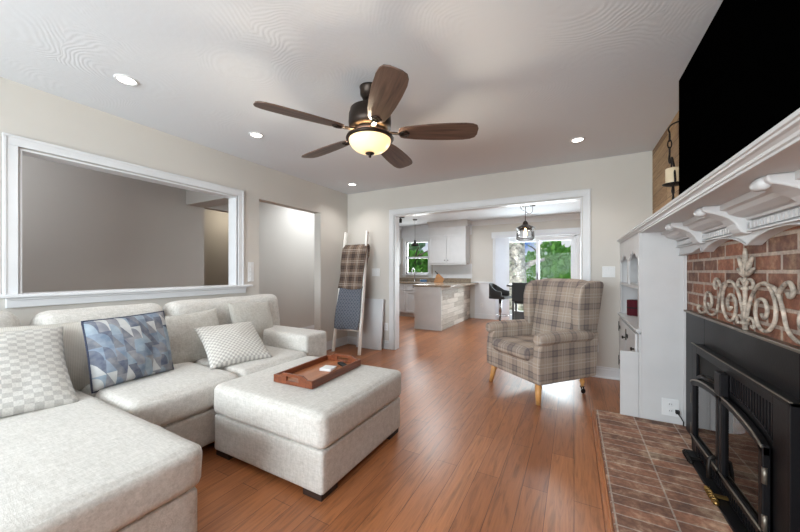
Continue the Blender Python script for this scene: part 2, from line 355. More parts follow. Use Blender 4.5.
# ------------------------------------------------------------ mesh helpers
class MB:
    def __init__(s): s.v = []; s.f = []; s.sm = []; s.mi = []; s.uv = None
    def add(s, vs, fs, smooth=False, mi=0):
        o = len(s.v); s.v += [Vector(p) for p in vs]; s.f += [[i + o for i in f] for f in fs]; s.sm += [smooth] * len(fs); s.mi += [mi] * len(fs); return s
    def box(s, x0, x1, y0, y1, z0, z1, mat=None, mi=0):
        if x0 > x1: x0, x1 = x1, x0
        if y0 > y1: y0, y1 = y1, y0
        if z0 > z1: z0, z1 = z1, z0
        p = [(x, y, z) for z in (z0, z1) for y in (y0, y1) for x in (x0, x1)]
        if mat: p = [mat @ Vector(q) for q in p]
        return s.add(p, [(0, 2, 3, 1), (4, 5, 7, 6), (0, 1, 5, 4), (2, 6, 7, 3), (0, 4, 6, 2), (1, 3, 7, 5)], mi=mi)
    def bar(s, a, b, w, h, up=(0, 0, 1)):
        a = Vector(a); b = Vector(b); d = (b - a).normalized(); u = Vector(up); r = d.cross(u)
        if r.length < 1e-4: r = d.cross(Vector((1, 0, 0)))
        r.normalize(); u = r.cross(d); p = []
        for c in (a, b):
            for (i, j) in ((-1, -1), (1, -1), (1, 1), (-1, 1)): p.append(c + r * i * w / 2 + u * j * h / 2)
        return s.add(p, [(0, 1, 2, 3), (7, 6, 5, 4), (0, 4, 5, 1), (1, 5, 6, 2), (2, 6, 7, 3), (3, 7, 4, 0)])
    def tube(s, pts, r, n=10, closed=False):
        pts = [Vector(p) for p in pts]; k = len(pts); rs = r if isinstance(r, (list, tuple)) else [r] * k
        up = None; vs = []
        for i, p in enumerate(pts):
            if closed: d = pts[(i + 1) % k] - pts[i - 1]
            else: d = pts[min(i + 1, k - 1)] - pts[max(i - 1, 0)]
            d.normalize()
            if up is None:
                up = Vector((0, 0, 1)) if abs(d.z) < .9 else Vector((1, 0, 0))
            a = d.cross(up)
            if a.length < 1e-5: a = d.cross(Vector((0, 1, .3)))
            a.normalize(); up = a.cross(d).normalized()
            for j in range(n): vs.append(p + (a * math.cos(2 * PI * j / n) + up * math.sin(2 * PI * j / n)) * rs[i])
        fs = []
        for i in range(k if closed else k - 1):
            for j in range(n):
                a0 = i * n + j; a1 = i * n + (j + 1) % n; b0 = ((i + 1) % k) * n + j; b1 = ((i + 1) % k) * n + (j + 1) % n
                fs.append((a0, a1, b1, b0))
        o = len(s.v); s.add(vs, fs, True)
        if not closed:
            s.f += [[o + j for j in range(n)][::-1], [o + (k - 1) * n + j for j in range(n)]]; s.sm += [False] * 2; s.mi += [0] * 2
        return s
    def lathe(s, prof, c=(0, 0, 0), n=28, mat=None, caps=True):
        vs = []; c = Vector(c)
        for (r, z) in prof:
            for j in range(n):
                q = Vector((r * math.cos(2 * PI * j / n), r * math.sin(2 * PI * j / n), z))
                if mat: q = mat @ q
                vs.append(q + c)
        fs = []; k = len(prof)
        for i in range(k - 1):
            for j in range(n): fs.append((i * n + j, i * n + (j + 1) % n, (i + 1) * n + (j + 1) % n, (i + 1) * n + j))
        o = len(s.v); s.add(vs, fs, True)
        if caps:
            if prof[0][0] > 1e-4: s.f.append([o + j for j in range(n)][::-1]); s.sm.append(False); s.mi.append(0)
            if prof[-1][0] > 1e-4: s.f.append([o + (k - 1) * n + j for j in range(n)]); s.sm.append(False); s.mi.append(0)
        return s
    def prism(s, poly, axis, a, b, mat=None, smooth=False):
        """poly in the two remaining axes (in x,y,z order), extruded on axis from a to b"""
        def P(q, h):
            if axis == 0: r = (h, q[0], q[1])
            elif axis == 1: r = (q[0], h, q[1])
            else: r = (q[0], q[1], h)
            return mat @ Vector(r) if mat else r
        n = len(poly); vs = [P(q, a) for q in poly] + [P(q, b) for q in poly]
        return s.add(vs, [list(range(n))[::-1], list(range(n, 2 * n))] + [(i, (i + 1) % n, n + (i + 1) % n, n + i) for i in range(n)], smooth)
    def build(s, name, mat, parent=None, bevel=0, seg=2, smooth=None, weld=False, solid=0, sub=0):
        me = bpy.data.meshes.new(name); me.from_pydata([tuple(v) for v in s.v], [], s.f); me.update()
        mats = mat if isinstance(mat, (list, tuple)) else [mat]
        for m in mats: me.materials.append(M[m] if isinstance(m, str) else m)
        for i, p in enumerate(me.polygons):
            p.use_smooth = (s.sm[i] if smooth is None else smooth); p.material_index = s.mi[i]
        import bmesh
        bm = bmesh.new(); bm.from_mesh(me); bmesh.ops.recalc_face_normals(bm, faces=bm.faces); 
        bm.to_mesh(me); bm.free()
        if s.uv:
            ul = me.uv_layers.new(name='UVMap')
            for l in me.loops: ul.data[l.index].uv = s.uv[l.vertex_index]
        o = bpy.data.objects.new(name, me); COL.objects.link(o)
        if parent: o.parent = parent
        if bevel:
            b = o.modifiers.new('bevel', 'BEVEL'); b.width = bevel; b.segments = seg; b.limit_method = 'ANGLE'; b.angle_limit = R(40); b.harden_normals = False
        if solid:
            b = o.modifiers.new('solid', 'SOLIDIFY'); b.thickness = solid; b.offset = 0
        if sub:
            b = o.modifiers.new('sub', 'SUBSURF'); b.levels = sub; b.render_levels = sub
        return o
def BX(name, mat, parent, x0, x1, y0, y1, z0, z1, bevel=.003):
    return MB().box(x0, x1, y0, y1, z0, z1).build(name, mat, parent, bevel)
def tag(o, label=None, cat=None, group=None, kind=None):
    if label: o['label'] = label
    if cat: o['category'] = cat
    if group: o['group'] = group
    if kind: o['kind'] = kind
    return o
def thing(name, label, cat, loc=(0, 0, 0), rz=0, group=None):
    o = bpy.data.objects.new(name, None); COL.objects.link(o); o.empty_display_size = .1
    o.location = loc; o.rotation_euler = (0, 0, rz); return tag(o, label, cat, group)
def setloc(ob, root):  # mesh given in world coords, parent at root: subtract
    return ob
def dup(root, loc=None, rz=None, label=None, group=None):
    r = root.copy(); COL.objects.link(r)
    if loc is not None: r.location = loc
    if rz is not None: r.rotation_euler = (0, 0, rz)
    if label: r['label'] = label
    if group: r['group'] = group
    for ch in list(root.children):
        c = ch.copy(); COL.objects.link(c); c.parent = r
        for g in list(ch.children):
            d = g.copy(); COL.objects.link(d); d.parent = c
    return r
def struct(o): o['kind'] = 'structure'; return o

def rbox(hx, hy, hz, r, crown=(0, 0, 0), n=14, wr=0, seed=0, mat=None, mb=None):
    """rounded, slightly puffed cushion centred on the origin"""
    mb = mb or MB(); vs = []; fs = []; idx = {}
    H = (hx, hy, hz)
    def warp(t): return math.copysign(1 - (1 - abs(t)) ** 1.6, t)
    def key(a): return tuple(round(x, 5) for x in a)
    def vert(a):
        k = key(a)
        if k in idx: return idx[k]
        p = [warp(a[i]) * H[i] for i in range(3)]
        q = [max(-(H[i] - r), min(H[i] - r, p[i])) for i in range(3)]
        d = Vector([p[i] - q[i] for i in range(3)])
        if d.length > 1e-9: d = d.normalized() * r
        w = Vector(q) + d
        for i in range(3):
            j, l = [x for x in range(3) if x != i]
            w[i] += math.copysign(crown[i], a[i]) * (abs(a[i]) ** 2) * (1 - a[j] ** 2) * (1 - a[l] ** 2)
        if wr:
            nn = mnoise.noise(Vector((w.x * 4 + seed, w.y * 4, w.z * 4))); nn2 = mnoise.noise(Vector((w.x * 11, w.y * 11 + seed, w.z * 11)))
            w = w * (1 + 0) + Vector((nn, nn2, nn * .7)) * wr
        if mat: w = mat @ w
        idx[k] = len(vs); vs.append(w); return idx[k]
    L = [-1 + 2 * i / n for i in range(n + 1)]
    for ax in range(3):
        j, l = [x for x in range(3) if x != ax]
        for sgn in (-1, 1):
            for a in range(n):
                for b in range(n):
                    q = []
                    for (da, db) in ((0, 0), (1, 0), (1, 1), (0, 1)):
                        c = [0, 0, 0]; c[ax] = sgn; c[j] = L[a + da]; c[l] = L[b + db]; q.append(vert(c))
                    fs.append(q)
    mb.add(vs, fs, True); return mb
def cush(name, mat, parent, x0, x1, y0, y1, z0, z1, r=.05, crown=(0, 0, .02), rot=None, wr=.004, seed=0, n=16):
    c = Vector(((x0 + x1) / 2, (y0 + y1) / 2, (z0 + z1) / 2))
    m = Matrix.Translation(c) @ (rot.to_4x4() if rot else Matrix.Identity(4))
    return rbox(abs(x1 - x0) / 2, abs(y1 - y0) / 2, abs(z1 - z0) / 2, r, crown, n, wr, seed, m).build(name, mat, parent)

# ============================================================ THE SETTING
XL, XR, YB, YF, HC = -3.26, .72, 4.196, -2.1, 2.44
KY = 8.0; KX0, KX1 = -4.9, 1.6
struct(MB().box(-6.5, KX1 + .1, YF - .1, KY + .15, -.1, 0).build('floor', 'floor'))
struct(MB().box(-6.5, KX1 + .1, YF - .1, KY + .15, HC, HC + .1).build('ceiling', 'ceiling'))
# left wall with the cased pass-through and the drywall doorway
w = MB()
py0, py1, pz0, pz1 = .663, 2.235, 1.03, 2.005
dy0, dy1, dz1 = 2.52, 3.56, 2.035
X0 = XL - .12
w.box(X0, XL, YF, py0, 0, HC); w.box(X0, XL, py0, py1, 0, pz0); w.box(X0, XL, py0, py1, pz1, HC)
w.box(X0, XL, py1, dy0, 0, HC); w.box(X0, XL, dy0, dy1, dz1, HC); w.box(X0, XL, dy1, YB + .12, 0, HC)
struct(w.build('wall_left', 'wall'))
# back wall with the wide cased opening
ox0, ox1, oz1 = -2.375, .08, 2.025
w = MB(); w.box(XL, ox0, YB, YB + .12, 0, HC); w.box(ox1, KX1, YB, YB + .12, 0, HC); w.box(ox0, ox1, YB, YB + .12, oz1, HC)
struct(w.build('wall_back', 'wall'))
w = MB(); rx0, rx1, rz0, rz1 = -2.85, .15, .75, 2.2
w.box(X0, rx0, YF - .1, YF, 0, HC); w.box(rx1, KX1, YF - .1, YF, 0, HC); w.box(rx0, rx1, YF - .1, YF, 0, rz0); w.box(rx0, rx1, YF - .1, YF, rz1, HC)
struct(w.build('wall_front', 'wall'))
rw = bpy.data.objects.new('window_added', None); COL.objects.link(rw); rw['kind'] = 'structure'  # unseen window, added for the fill light from behind
m = MB(); m.box(rx0 - .08, rx0, YF, YF + .02, rz0 - .08, rz1 + .08); m.box(rx1, rx1 + .08, YF, YF + .02, rz0 - .08, rz1 + .08); m.box(rx0, rx1, YF, YF + .02, rz1, rz1 + .08); m.box(rx0, rx1, YF, YF + .05, rz0 - .08, rz0)
for q in range(4): xx = rx0 + (rx1 - rx0) * q / 3; m.box(xx - .025, xx + .025, YF - .08, YF - .03, rz0, rz1)
m.box(rx0, rx1, YF - .08, YF - .03, rz0, rz0 + .05); m.box(rx0, rx1, YF - .08, YF - .03, rz1 - .05, rz1)
m.build('window_frame', 'trim', rw, .003)
for q in range(3): MB().box(rx0 + q + .025, rx0 + q + .975, YF - .058, YF - .052, rz0 + .05, rz1 - .05).build('glass_pane', 'glass', rw)
# right wall: brick below the mantel, boards above
w = MB(); w.box(XR, XR + .3, YF, YB, 0, 1.47, mi=0); w.box(XR, XR + .3, YF, YB, 1.47, HC, mi=1)
struct(w.build('wall_right', ['brick', 'woodwall']))
# hall behind the left wall
w = MB(); w.box(-4.62, -4.5, YF, 2.6, 0, HC); w.box(-4.62, -4.5, 3.42, 5.3, 0, HC)
w.box(-4.62, -4.5, 2.6, 3.42, 2.07, HC); w.box(-4.62, X0, 5.2, 5.3, 0, HC); w.box(-4.62, X0, YF - .1, YF, 0, HC)
w.box(-4.5, X0, 2.36, 2.6, 2.06, HC)
struct(w.build('wall_hall', 'hall'))
w = MB(); w.box(-6.1, -6.0, 1.0, 5.0, 0, HC); w.box(-6.1, -4.62, 5.0, 5.1, 0, HC); w.box(-6.1, -4.62, .9, 1.0, 0, HC)
struct(w.build('wall_side_room', 'hall'))
# kitchen and dining area walls
gx0, gx1, gz1 = -1.62, .05, 1.985    # sliding door opening
kx0, kx1, kz0, kz1 = -4.17, -3.46, 1.10, 2.02   # kitchen window
w = MB()
T = .15
w.box(KX0, kx0, KY, KY + T, 0, HC); w.box(kx0, kx1, KY, KY + T, 0, kz0); w.box(kx0, kx1, KY, KY + T, kz1, HC)
w.box(kx1, gx0, KY, KY + T, 0, HC); w.box(gx0, gx1, KY, KY + T, gz1, HC); w.box(gx1, KX1, KY, KY + T, 0, HC)
struct(w.build('wall_kitchen', 'wall'))
w = MB(); w.box(KX0 - .1, KX0, 5.3, KY + T, 0, HC); struct(w.build('wall_kitchen_left', 'wall'))
w = MB(); w.box(KX1, KX1 + .1, YF - .1, KY + T, 0, HC); struct(w.build('wall_dining_right', 'wall'))
w = MB(); w.box(KX0 - .1, -4.62, 5.2, 5.3, 0, HC); w.box(X0, XL + .0, YB + .12, 5.3, 0, HC); struct(w.build('wall_kitchen_front', 'wall'))
# white wainscot panels under the chair rail on the dining wall
w = MB(); w.box(-2.2, gx0 - .13, KY - .012, KY, 0, .9); w.box(-2.2, gx0 - .13, KY - .035, KY, .88, .92); w.box(-2.2, gx0 - .13, KY - .025, KY, 0, .12)
w.box(gx1 + .13, KX1, KY - .012, KY, 0, .9); w.box(gx1 + .13, KX1, KY - .035, KY, .88, .92); w.box(gx1 + .13, KX1, KY - .025, KY, 0, .12)
struct(w.build('trim_7', 'trim', bevel=.003))
# crown moulding in the kitchen
def crown_prof(x0, x1, y):
    m = MB(); m.prism([(y, HC - .12), (y - .02, HC - .12), (y - .035, HC - .09), (y - .085, HC - .025), (y - .1, HC - .02), (y - .1, HC), (y, HC)], 0, x0, x1); return m
struct(crown_prof(-2.27, KX1, KY).build('trim_8', 'trim'))

# casings
def casing_frame(name, axis, wallpos, a0, a1, z1, wd=.085, th=.022, sgn=1, z0=0.0):
    """door style casing: axis 0 -> runs in x on plane y=wallpos; axis 1 -> runs in y on plane x=wallpos"""
    m = MB()
    def b(p0, p1, q0, q1, t0, t1):
        if axis == 0: m.box(p0, p1, wallpos + sgn * t0, wallpos + sgn * t1, q0, q1)
        else: m.box(wallpos + sgn * t0, wallpos + sgn * t1, p0, p1, q0, q1)
    for t1_, ins in ((th * .55, 0), (th * .8, .18), (th, .62)):
        k = wd * ins if ins < .5 else wd * .62
        if ins < .5:
            b(a0 - wd + k, a0 - .006, z0, z1 + .006, 0, t1_); b(a1 + .006, a1 + wd - k, z0, z1 + .006, 0, t1_); b(a0 - wd + k, a1 + wd - k, z1 + .006, z1 + wd - k, 0, t1_)
        else:
            b(a0 - wd, a0 - wd + .018, z0, z1 + wd - .018, 0, t1_); b(a1 + wd - .018, a1 + wd, z0, z1 + wd - .018, 0, t1_); b(a0 - wd, a1 + wd, z1 + wd - .018, z1 + wd, 0, t1_)
    return struct(m.build(name, 'trim', bevel=.003))
casing_frame('trim_1', 0, YB, ox0, ox1, oz1, .085, .022, -1)
m = MB(); m.box(ox0 + .0005, ox0 + .013, YB - .004, YB + .124, 0, oz1 - .0005); m.box(ox1 - .013, ox1 - .0005, YB - .004, YB + .124, 0, oz1 - .0005); m.box(ox0 + .013, ox1 - .013, YB - .004, YB + .124, oz1 - .013, oz1 - .0005)
struct(m.build('trim_2', 'trim'))
casing_frame('trim_3', 0, YB + .12, ox0, ox1, oz1, .085, .022, 1)
casing_frame('trim_4', 1, XL, py0, py1, pz1, .075, .024, 1, z0=pz0 + .0)
m = MB(); m.box(X0 - .005, XL + .005, py0 + .0005, py0 + .013, pz0 + .001, pz1 - .0005); m.box(X0 - .005, XL + .005, py1 - .013, py1 - .0005, pz0 + .001, pz1 - .0005); m.box(X0 - .005, XL + .005, py0 + .013, py1 - .013, pz1 - .013, pz1 - .0005)
struct(m.build('trim_5', 'trim'))
m = MB(); m.box(X0 - .02, XL + .055, py0 - .1, py1 + .165, pz0 - .022, pz0 + .0008); m.box(XL, XL + .02, py0 - .06, py1 + .1, pz0 - .09, pz0 - .022); m.box(XL + .02, XL + .032, py0 - .06, py1 + .1, pz0 - .04, pz0 - .022)
struct(m.build('trim_6', 'trim', bevel=.004))

# baseboards
def baseboard(name, segs):
    m = MB()
    for (axis, wp, a, b, sg) in segs:
        for (h0, h1, t) in ((0, .1, .014), (.1, .125, .009), (0, .018, .024)):
            if axis == 0: m.box(a, b, wp, wp + sg * t, h0, h1)
            else: m.box(wp, wp + sg * t, a, b, h0, h1)
    return struct(m.build(name, 'trim', bevel=.003))
baseboard('baseboard_back', [(0, YB, XL, ox0 - .085, -1), (0, YB, ox1 + .085, .46, -1)])
baseboard('baseboard_left', [(1, XL, YF, dy0, 1), (1, XL, dy1, YB, 1)])
baseboard('baseboard_hall', [(1, -4.5, YF, 2.6, 1), (1, -4.5, 3.42, 5.2, 1)])

# ---- sliding glass door in the dining area
dr = bpy.data.objects.new('door_1', None); COL.objects.link(dr); dr['kind'] = 'structure'
m = MB(); fx = .055
m.box(gx0 - .13, gx0, KY - .03, KY + .0, 0, gz1 + .13); m.box(gx1, gx1 + .13, KY - .03, KY, 0, gz1 + .13); m.box(gx0 - .16, gx1 + .16, KY - .035, KY, gz1, gz1 + .15)
m.box(gx0, gx0 + .04, KY, KY + T, 0, gz1); m.box(gx1 - .04, gx1, KY, KY + T, 0, gz1); m.box(gx0, gx1, KY, KY + T, gz1 - .04, gz1); m.box(gx0, gx1, KY, KY + T, 0, .03)
m.build('door_frame', 'trim', dr, .004)
xm = -.74
for (a, b, yy) in ((gx0 + .04, xm + .035, KY + .09), (xm - .035, gx1 - .04, KY + .04)):
    m = MB(); s_ = .07
    m.box(a, a + s_, yy, yy + .04, .03, gz1 - .04); m.box(b - s_, b, yy, yy + .04, .03, gz1 - .04); m.box(a + s_, b - s_, yy, yy + .04, .03, .14); m.box(a + s_, b - s_, yy, yy + .04, gz1 - .11, gz1 - .04)
    p_ = m.build('sash', 'trim', dr, .003)
    MB().box(a + s_, b - s_, yy + .016, yy + .024, .14, gz1 - .11).build('glass_pane', 'glass', dr)
m = MB().box(xm - .02, xm + .0, KY + .015, KY + .04, .95, 1.15); m.build('handle', 'black_metal', dr, .004)
# kitchen window
kw = bpy.data.objects.new('window_1', None); COL.objects.link(kw); kw['kind'] = 'structure'
m = MB(); m.box(kx0 - .08, kx0, KY - .02, KY, kz0 - .08, kz1 + .09); m.box(kx1, kx1 + .08, KY - .02, KY, kz0 - .08, kz1 + .09); m.box(kx0, kx1, KY - .02, KY, kz1, kz1 + .09); m.box(kx0 - .1, kx1 + .1, KY - .05, KY, kz0 - .03, kz0)
m.box(kx0, kx0 + .04, KY + .03, KY + .09, kz0, kz1); m.box(kx1 - .04, kx1, KY + .03, KY + .09, kz0, kz1); m.box(kx0, kx1, KY + .03, KY + .09, kz0, kz0 + .05); m.box(kx0, kx1, KY + .03, KY + .09, kz1 - .04, kz1); m.box(kx0, kx1, KY + .03, KY + .09, 1.54, 1.585)
m.build('window_frame', 'trim', kw, .003)
MB().box(kx0 + .04, kx1 - .04, KY + .055, KY + .062, kz0 + .05, 1.54).build('glass_pane', 'glass', kw)
MB().box(kx0 + .04, kx1 - .04, KY + .055, KY + .062, 1.585, kz1 - .04).build('glass_pane', 'glass', kw)

# ============================================================ OBJECTS
# ---- sectional sofa (world coordinates, root at origin of its footprint)
sofa = thing('sectional_sofa', 'light grey sectional sofa with a deep chaise along the wall under the pass-through', 'sofa')
SX = -3.2
def bx(name, mat, x0, x1, y0, y1, z0, z1, bev=.02, par=sofa):
    return MB().box(x0, x1, y0, y1, z0, z1).build(name, mat, par, bev, 3)
cush('base', 'sofa', sofa, SX + .02, -2.085, .80, 2.14, .05, .275, .02, (0, 0, 0), wr=.001)
cush('chaise_base', 'sofa', sofa, SX + .02, -1.375, -.48, .775, .05, .285, .02, (0, 0, 0), wr=.001)
cush('back_frame', 'sofa', sofa, SX, SX + .2, -.48, 2.46, .05, .79, .04, (0, 0, 0), wr=.002, n=22)
cush('arm', 'sofa', sofa, SX + .04, -2.12, 2.13, 2.42, .05, .60, .032, (0, .003, .004), wr=.003)
cush('chaise_cushion', 'sofa', sofa, SX + .2, -1.355, -.5, .79, .285, .465, .045, (.01, .012, .008), wr=.005, seed=3, n=26)
cush('seat_cushion', 'sofa', sofa, SX + .2, -2.072, .80, 1.46, .275, .465, .05, (.012, .0, .012), wr=.006, seed=5, n=20)
cush('seat_cushion', 'sofa', sofa, SX + .2, -2.072, 1.465, 2.125, .275, .465, .05, (.012, .0, .012), wr=.006, seed=9, n=20)
lean = Matrix.Rotation(R(-9), 3, 'Y')
cush('back_cushion', 'sofa', sofa, -3.115, -2.885, -.40, .615, .44, .945, .095, (.03, 0, .01), lean, .01, 2)
cush('back_cushion', 'sofa', sofa, -3.115, -2.885, .665, 1.385, .44, .925, .085, (.03, 0, .0), lean, .01, 7)
cush('back_cushion', 'sofa', sofa, -3.115, -2.885, 1.41, 2.53, .44, .925, .085, (.03, 0, .0), lean, .012, 11)
for (x, y) in ((-3.1, 2.33), (-2.2, 2.33), (-3.1, -.4), (-1.48, -.4), (-1.48, .68), (-2.16, .9)):
    MB().box(x - .04, x + .04, y - .04, y + .04, 0, .052).build('leg', 'espresso', sofa, .004)

# ---- ottoman
ott = thing('ottoman', 'large light grey square ottoman with a wooden tray on top', 'ottoman', (-1.58, 1.655, 0))
def local(o, root):  # meshes are built in world metres: shift the data so that the root carries the place
    me = o.data; inv = root.matrix_basis.inverted()
    me.transform(inv); return o
for o in [cush('base', 'sofa', ott, -2.035, -1.12, 1.235, 2.07, .036, .262, .015, (0, 0, 0), wr=.001),
          cush('cushion', 'sofa', ott, -2.042, -1.108, 1.225, 2.08, .265, .455, .038, (.01, .01, .008), wr=.006, seed=21, n=22)]: local(o, ott)
for (x, y) in ((-1.96, 1.31), (-1.96, 2.0), (-1.2, 1.31), (-1.2, 2.0)):
    local(MB().box(x - .065, x + .065, y - .065, y + .065, 0, .037).build('leg', 'espresso', ott, .003), ott)

local(MB().box(-1.93, -1.22, 1.34, 1.97, .004, .0355).build('plinth', 'espresso', ott, .003), ott)
# ---- tray with its contents
tz = .466
tray = thing('serving_tray', 'rectangular brown wooden serving tray with cut-out handles on the ottoman', 'tray', (-1.565, 1.71, tz), R(3))
TW, TL, TH = .32, .545, .055
BX('tray_floor', 'traybase', tray, -TW / 2 + .01, TW / 2 - .01, -TL / 2 + .01, TL / 2 - .01, 0, .012)
for sx in (-1, 1): BX('side', 'tray', tray, sx * TW / 2, sx * (TW / 2 - .014), -TL / 2, TL / 2, 0, TH - .006)
def tray_end(sy):
    m = MB(); y0, y1 = sy * TL / 2, sy * (TL / 2 - .014)
    a, hgt = TW / 2 - .0141, TH + .014; h0 = .05; h1 = .075
    m.prism([(-a, 0), (-h0, 0), (-h0, hgt), (-.08, hgt), (-.115, TH - .006), (-a, TH - .006)], 1, y0, y1)
    m.prism([(h0, 0), (a, 0), (a, TH - .006), (.115, TH - .006), (.08, hgt), (h0, hgt)], 1, y0, y1)
    m.box(-h0, h0, y0, y1, 0, .024); m.box(-h0, h0, y0, y1, .05, hgt)
    m.build('end', 'tray', tray, .0015)
tray_end(-1); tray_end(1)
nb = MB().box(-.045, .045, -.045, .045, 0, .018).build('coaster_stack', 'plastic', None, .003)
nb.location = (-1.545, 1.765, tz + .0125); nb.rotation_euler = (0, 0, R(12)); tag(nb, 'small square white coaster stack lying in the wooden tray', 'coasters')
rc = MB(); rc.box(-.02, .02, -.075, .075, 0, .016); rc = rc.build('remote_control', 'black_plastic', None, .006, 3)
rc.location = (-1.50, 1.885, tz + .0125); rc.rotation_euler = (0, 0, R(62)); tag(rc, 'small black remote control at the far end of the wooden tray', 'remote')
for q in range(6): MB().lathe([(.0045, 0), (.004, .002)], (0, -.05 + q * .018, .016), 8).build('button', 'dark_slot', rc)

# ---- throw pillows
def pillow(name, mat, w, h, t, loc, yaw, tilt, roll, label, group='throw pillows on the sofa', piping=None, seed=0, pinch=.07, wr=.012):
    """local: x width, z height, -y front"""
    n = 22; vs = []; uvs = []; fs = []
    for side in (-1, 1):
        for i in range(n + 1):
            for j in range(n + 1):
                u = -1 + 2 * i / n; v = -1 + 2 * j / n
                uu = math.sin(u * PI / 2) * .4 + u * .6; vv = math.sin(v * PI / 2) * .4 + v * .6
                x = uu * w / 2 * (1 - pinch * (1 - vv * vv)); z = vv * h / 2 * (1 - pinch * (1 - uu * uu))
                th = t / 2 * ((1 - uu ** 2) * (1 - vv ** 2)) ** .42 if abs(u) < 1 and abs(v) < 1 else 0
                nn = mnoise.noise(Vector((x * 7 + seed, z * 7, side * 3 + seed)))
                nb_ = mnoise.noise(Vector((x * 18, z * 18 + seed, side)))
                e = (1 - uu * uu) * (1 - vv * vv)
                y = side * (th + (nn * wr + nb_ * wr * .35) * min(1, e * 3))
                if side == -1: pass
                z -= .02 * (1 - vv) * 0
                vs.append((x, y, z)); uvs.append(((uu + 1) / 2, (vv + 1) / 2 * h / w))
    k = (n + 1) ** 2
    def id_(s_, i, j): return s_ * k + i * (n + 1) + j
    for s_ in (0, 1):
        for i in range(n):
            for j in range(n):
                q = [id_(s_, i, j), id_(s_, i + 1, j), id_(s_, i + 1, j + 1), id_(s_, i, j + 1)]
                fs.append(q if s_ == 0 else q[::-1])
    # merge borders
    remap = {}
    for i in range(n + 1):
        for j in range(n + 1):
            if i in (0, n) or j in (0, n): remap[id_(1, i, j)] = id_(0, i, j)
    fs = [[remap.get(a, a) for a in f] for f in fs]
    used = sorted({a for f in fs for a in f}); ren = {a: q for q, a in enumerate(used)}
    mb = MB(); mb.add([vs[a] for a in used], [[ren[a] for a in f] for f in fs], True); mb.uv = [uvs[a] for a in used]
    o = mb.build(name, mat)
    o.rotation_mode = 'XYZ'
    mt = Matrix.Translation(loc) @ Matrix.Rotation(yaw, 4, 'Z') @ Matrix.Rotation(tilt, 4, 'X') @ Matrix.Rotation(roll, 4, 'Y')
    o.matrix_basis = mt
    tag(o, label, 'pillow', group)
    if piping:
        pts = []
        for i in range(n): u = -1 + 2 * i / n; pts.append((u, -1))
        for i in range(n): v = -1 + 2 * i / n; pts.append((1, v))
        for i in range(n): u = 1 - 2 * i / n; pts.append((u, 1))
        for i in range(n): v = 1 - 2 * i / n; pts.append((-1, v))
        P = []
        for (u, v) in pts:
            uu = math.sin(u * PI / 2) * .4 + u * .6; vv = math.sin(v * PI / 2) * .4 + v * .6
            P.append((uu * w / 2 * (1 - pinch * (1 - vv * vv)), 0, vv * h / 2 * (1 - pinch * (1 - uu * uu))))
        MB().tube(P, .006, 6, True).build('piping', piping, o)
    return o
# front (-y local) looks to +x world: yaw +90 ; top leans back towards the wall with a negative tilt
pillow('throw_pillow', 'ribbed', .48, .46, .16, (-2.81, .72, .64), R(84), R(-20), R(2), 'cream ribbed throw pillow behind the blue pillow, nearest the checked one on the chaise', seed=4, pinch=.04)
pillow('throw_pillow', 'cream', .50, .44, .17, (-2.765, 1.50, .635), R(86), R(-22), R(-3), 'plain cream throw pillow standing upright just right of the blue one', seed=8)
pillow('throw_pillow', 'cream', .48, .46, .15, (-2.79, 2.09, .66), R(94), R(-18), R(3), 'plain cream throw pillow leaning by the sofa arm, behind the small checked one', seed=12)
pillow('throw_pillow', 'geo', .44, .43, .24, (-2.57, 1.01, .675), R(90), R(-14), R(-2), 'blue and grey geometric print throw pillow with dark piping', piping='navy', seed=1, pinch=.03, wr=.025)
pillow('throw_pillow', 'check', .46, .47, .15, (-2.43, 1.64, .60), R(76), R(-58), R(0), 'small checked cream and grey pillow leaning far back in front of the two cream ones', seed=16)
pillow('throw_pillow', 'check_big', .58, .56, .17, (-2.60, .435, .66), R(88), R(-47), R(3), 'large checked cream and grey pillow lying back on the chaise at the left edge', seed=19)

# ---- wingback armchair (front = local -y)
ch = thing('wingback_armchair', 'beige and grey tartan wingback armchair with oak front legs', 'armchair', (-.335, 3.512, 0), R(-40))
ch.scale = (1.05, 1.02, 1.0)
m = MB(); rbox(.345, .315, .115, .03, (0, 0, 0), 10, .001, 0, Matrix.Translation((0, 0, .285)), m); m.build('seat_frame', 'plaid', ch)
cush('seat_cushion', 'plaid', ch, -.245, .245, -.36, .24, .365, .485, .045, (0, .015, .015), wr=.004, seed=2)
# backrest: reclined slab with a soft face
rec = Matrix.Rotation(R(-11), 3, 'X')
cush('backrest', 'plaid', ch, -.265, .265, .225, .395, .38, 1.095, .05, (0, .03, .012), rec, .004, 5)
def arm(sx):
    m = MB()
    # side panel below the roll
    poly = [(-.325, .19), (.36, .19), (.40, .60), (.30, .58), (-.27, .57), (-.315, .50), (-.33, .36)]
    m.prism(poly, 0, sx * .275, sx * .355)
    # rolled top
    pts = []; rs = []
    for q in range(13):
        f = q / 12; y = -.325 + f * .63
        pts.append((sx * .328, y, .575 + .01 * math.sin(f * PI))); rs.append(.058 if 0 < q < 12 else .05)
    pts = [(pts[0][0], pts[0][1] - .006, pts[0][2])] + pts; rs = [.035] + rs
    m2 = MB().tube(pts, rs, 20)
    m.v, m.f, m.sm, m.mi = m.v + m2.v, m.f + [[a + len(m.v) for a in f] for f in m2.f], m.sm + m2.sm, m.mi + m2.mi
    o = m.build('arm', 'plaid', ch, .012, 3)
    # scroll piping on the front face
    return o
for sx in (-1, 1): arm(sx)
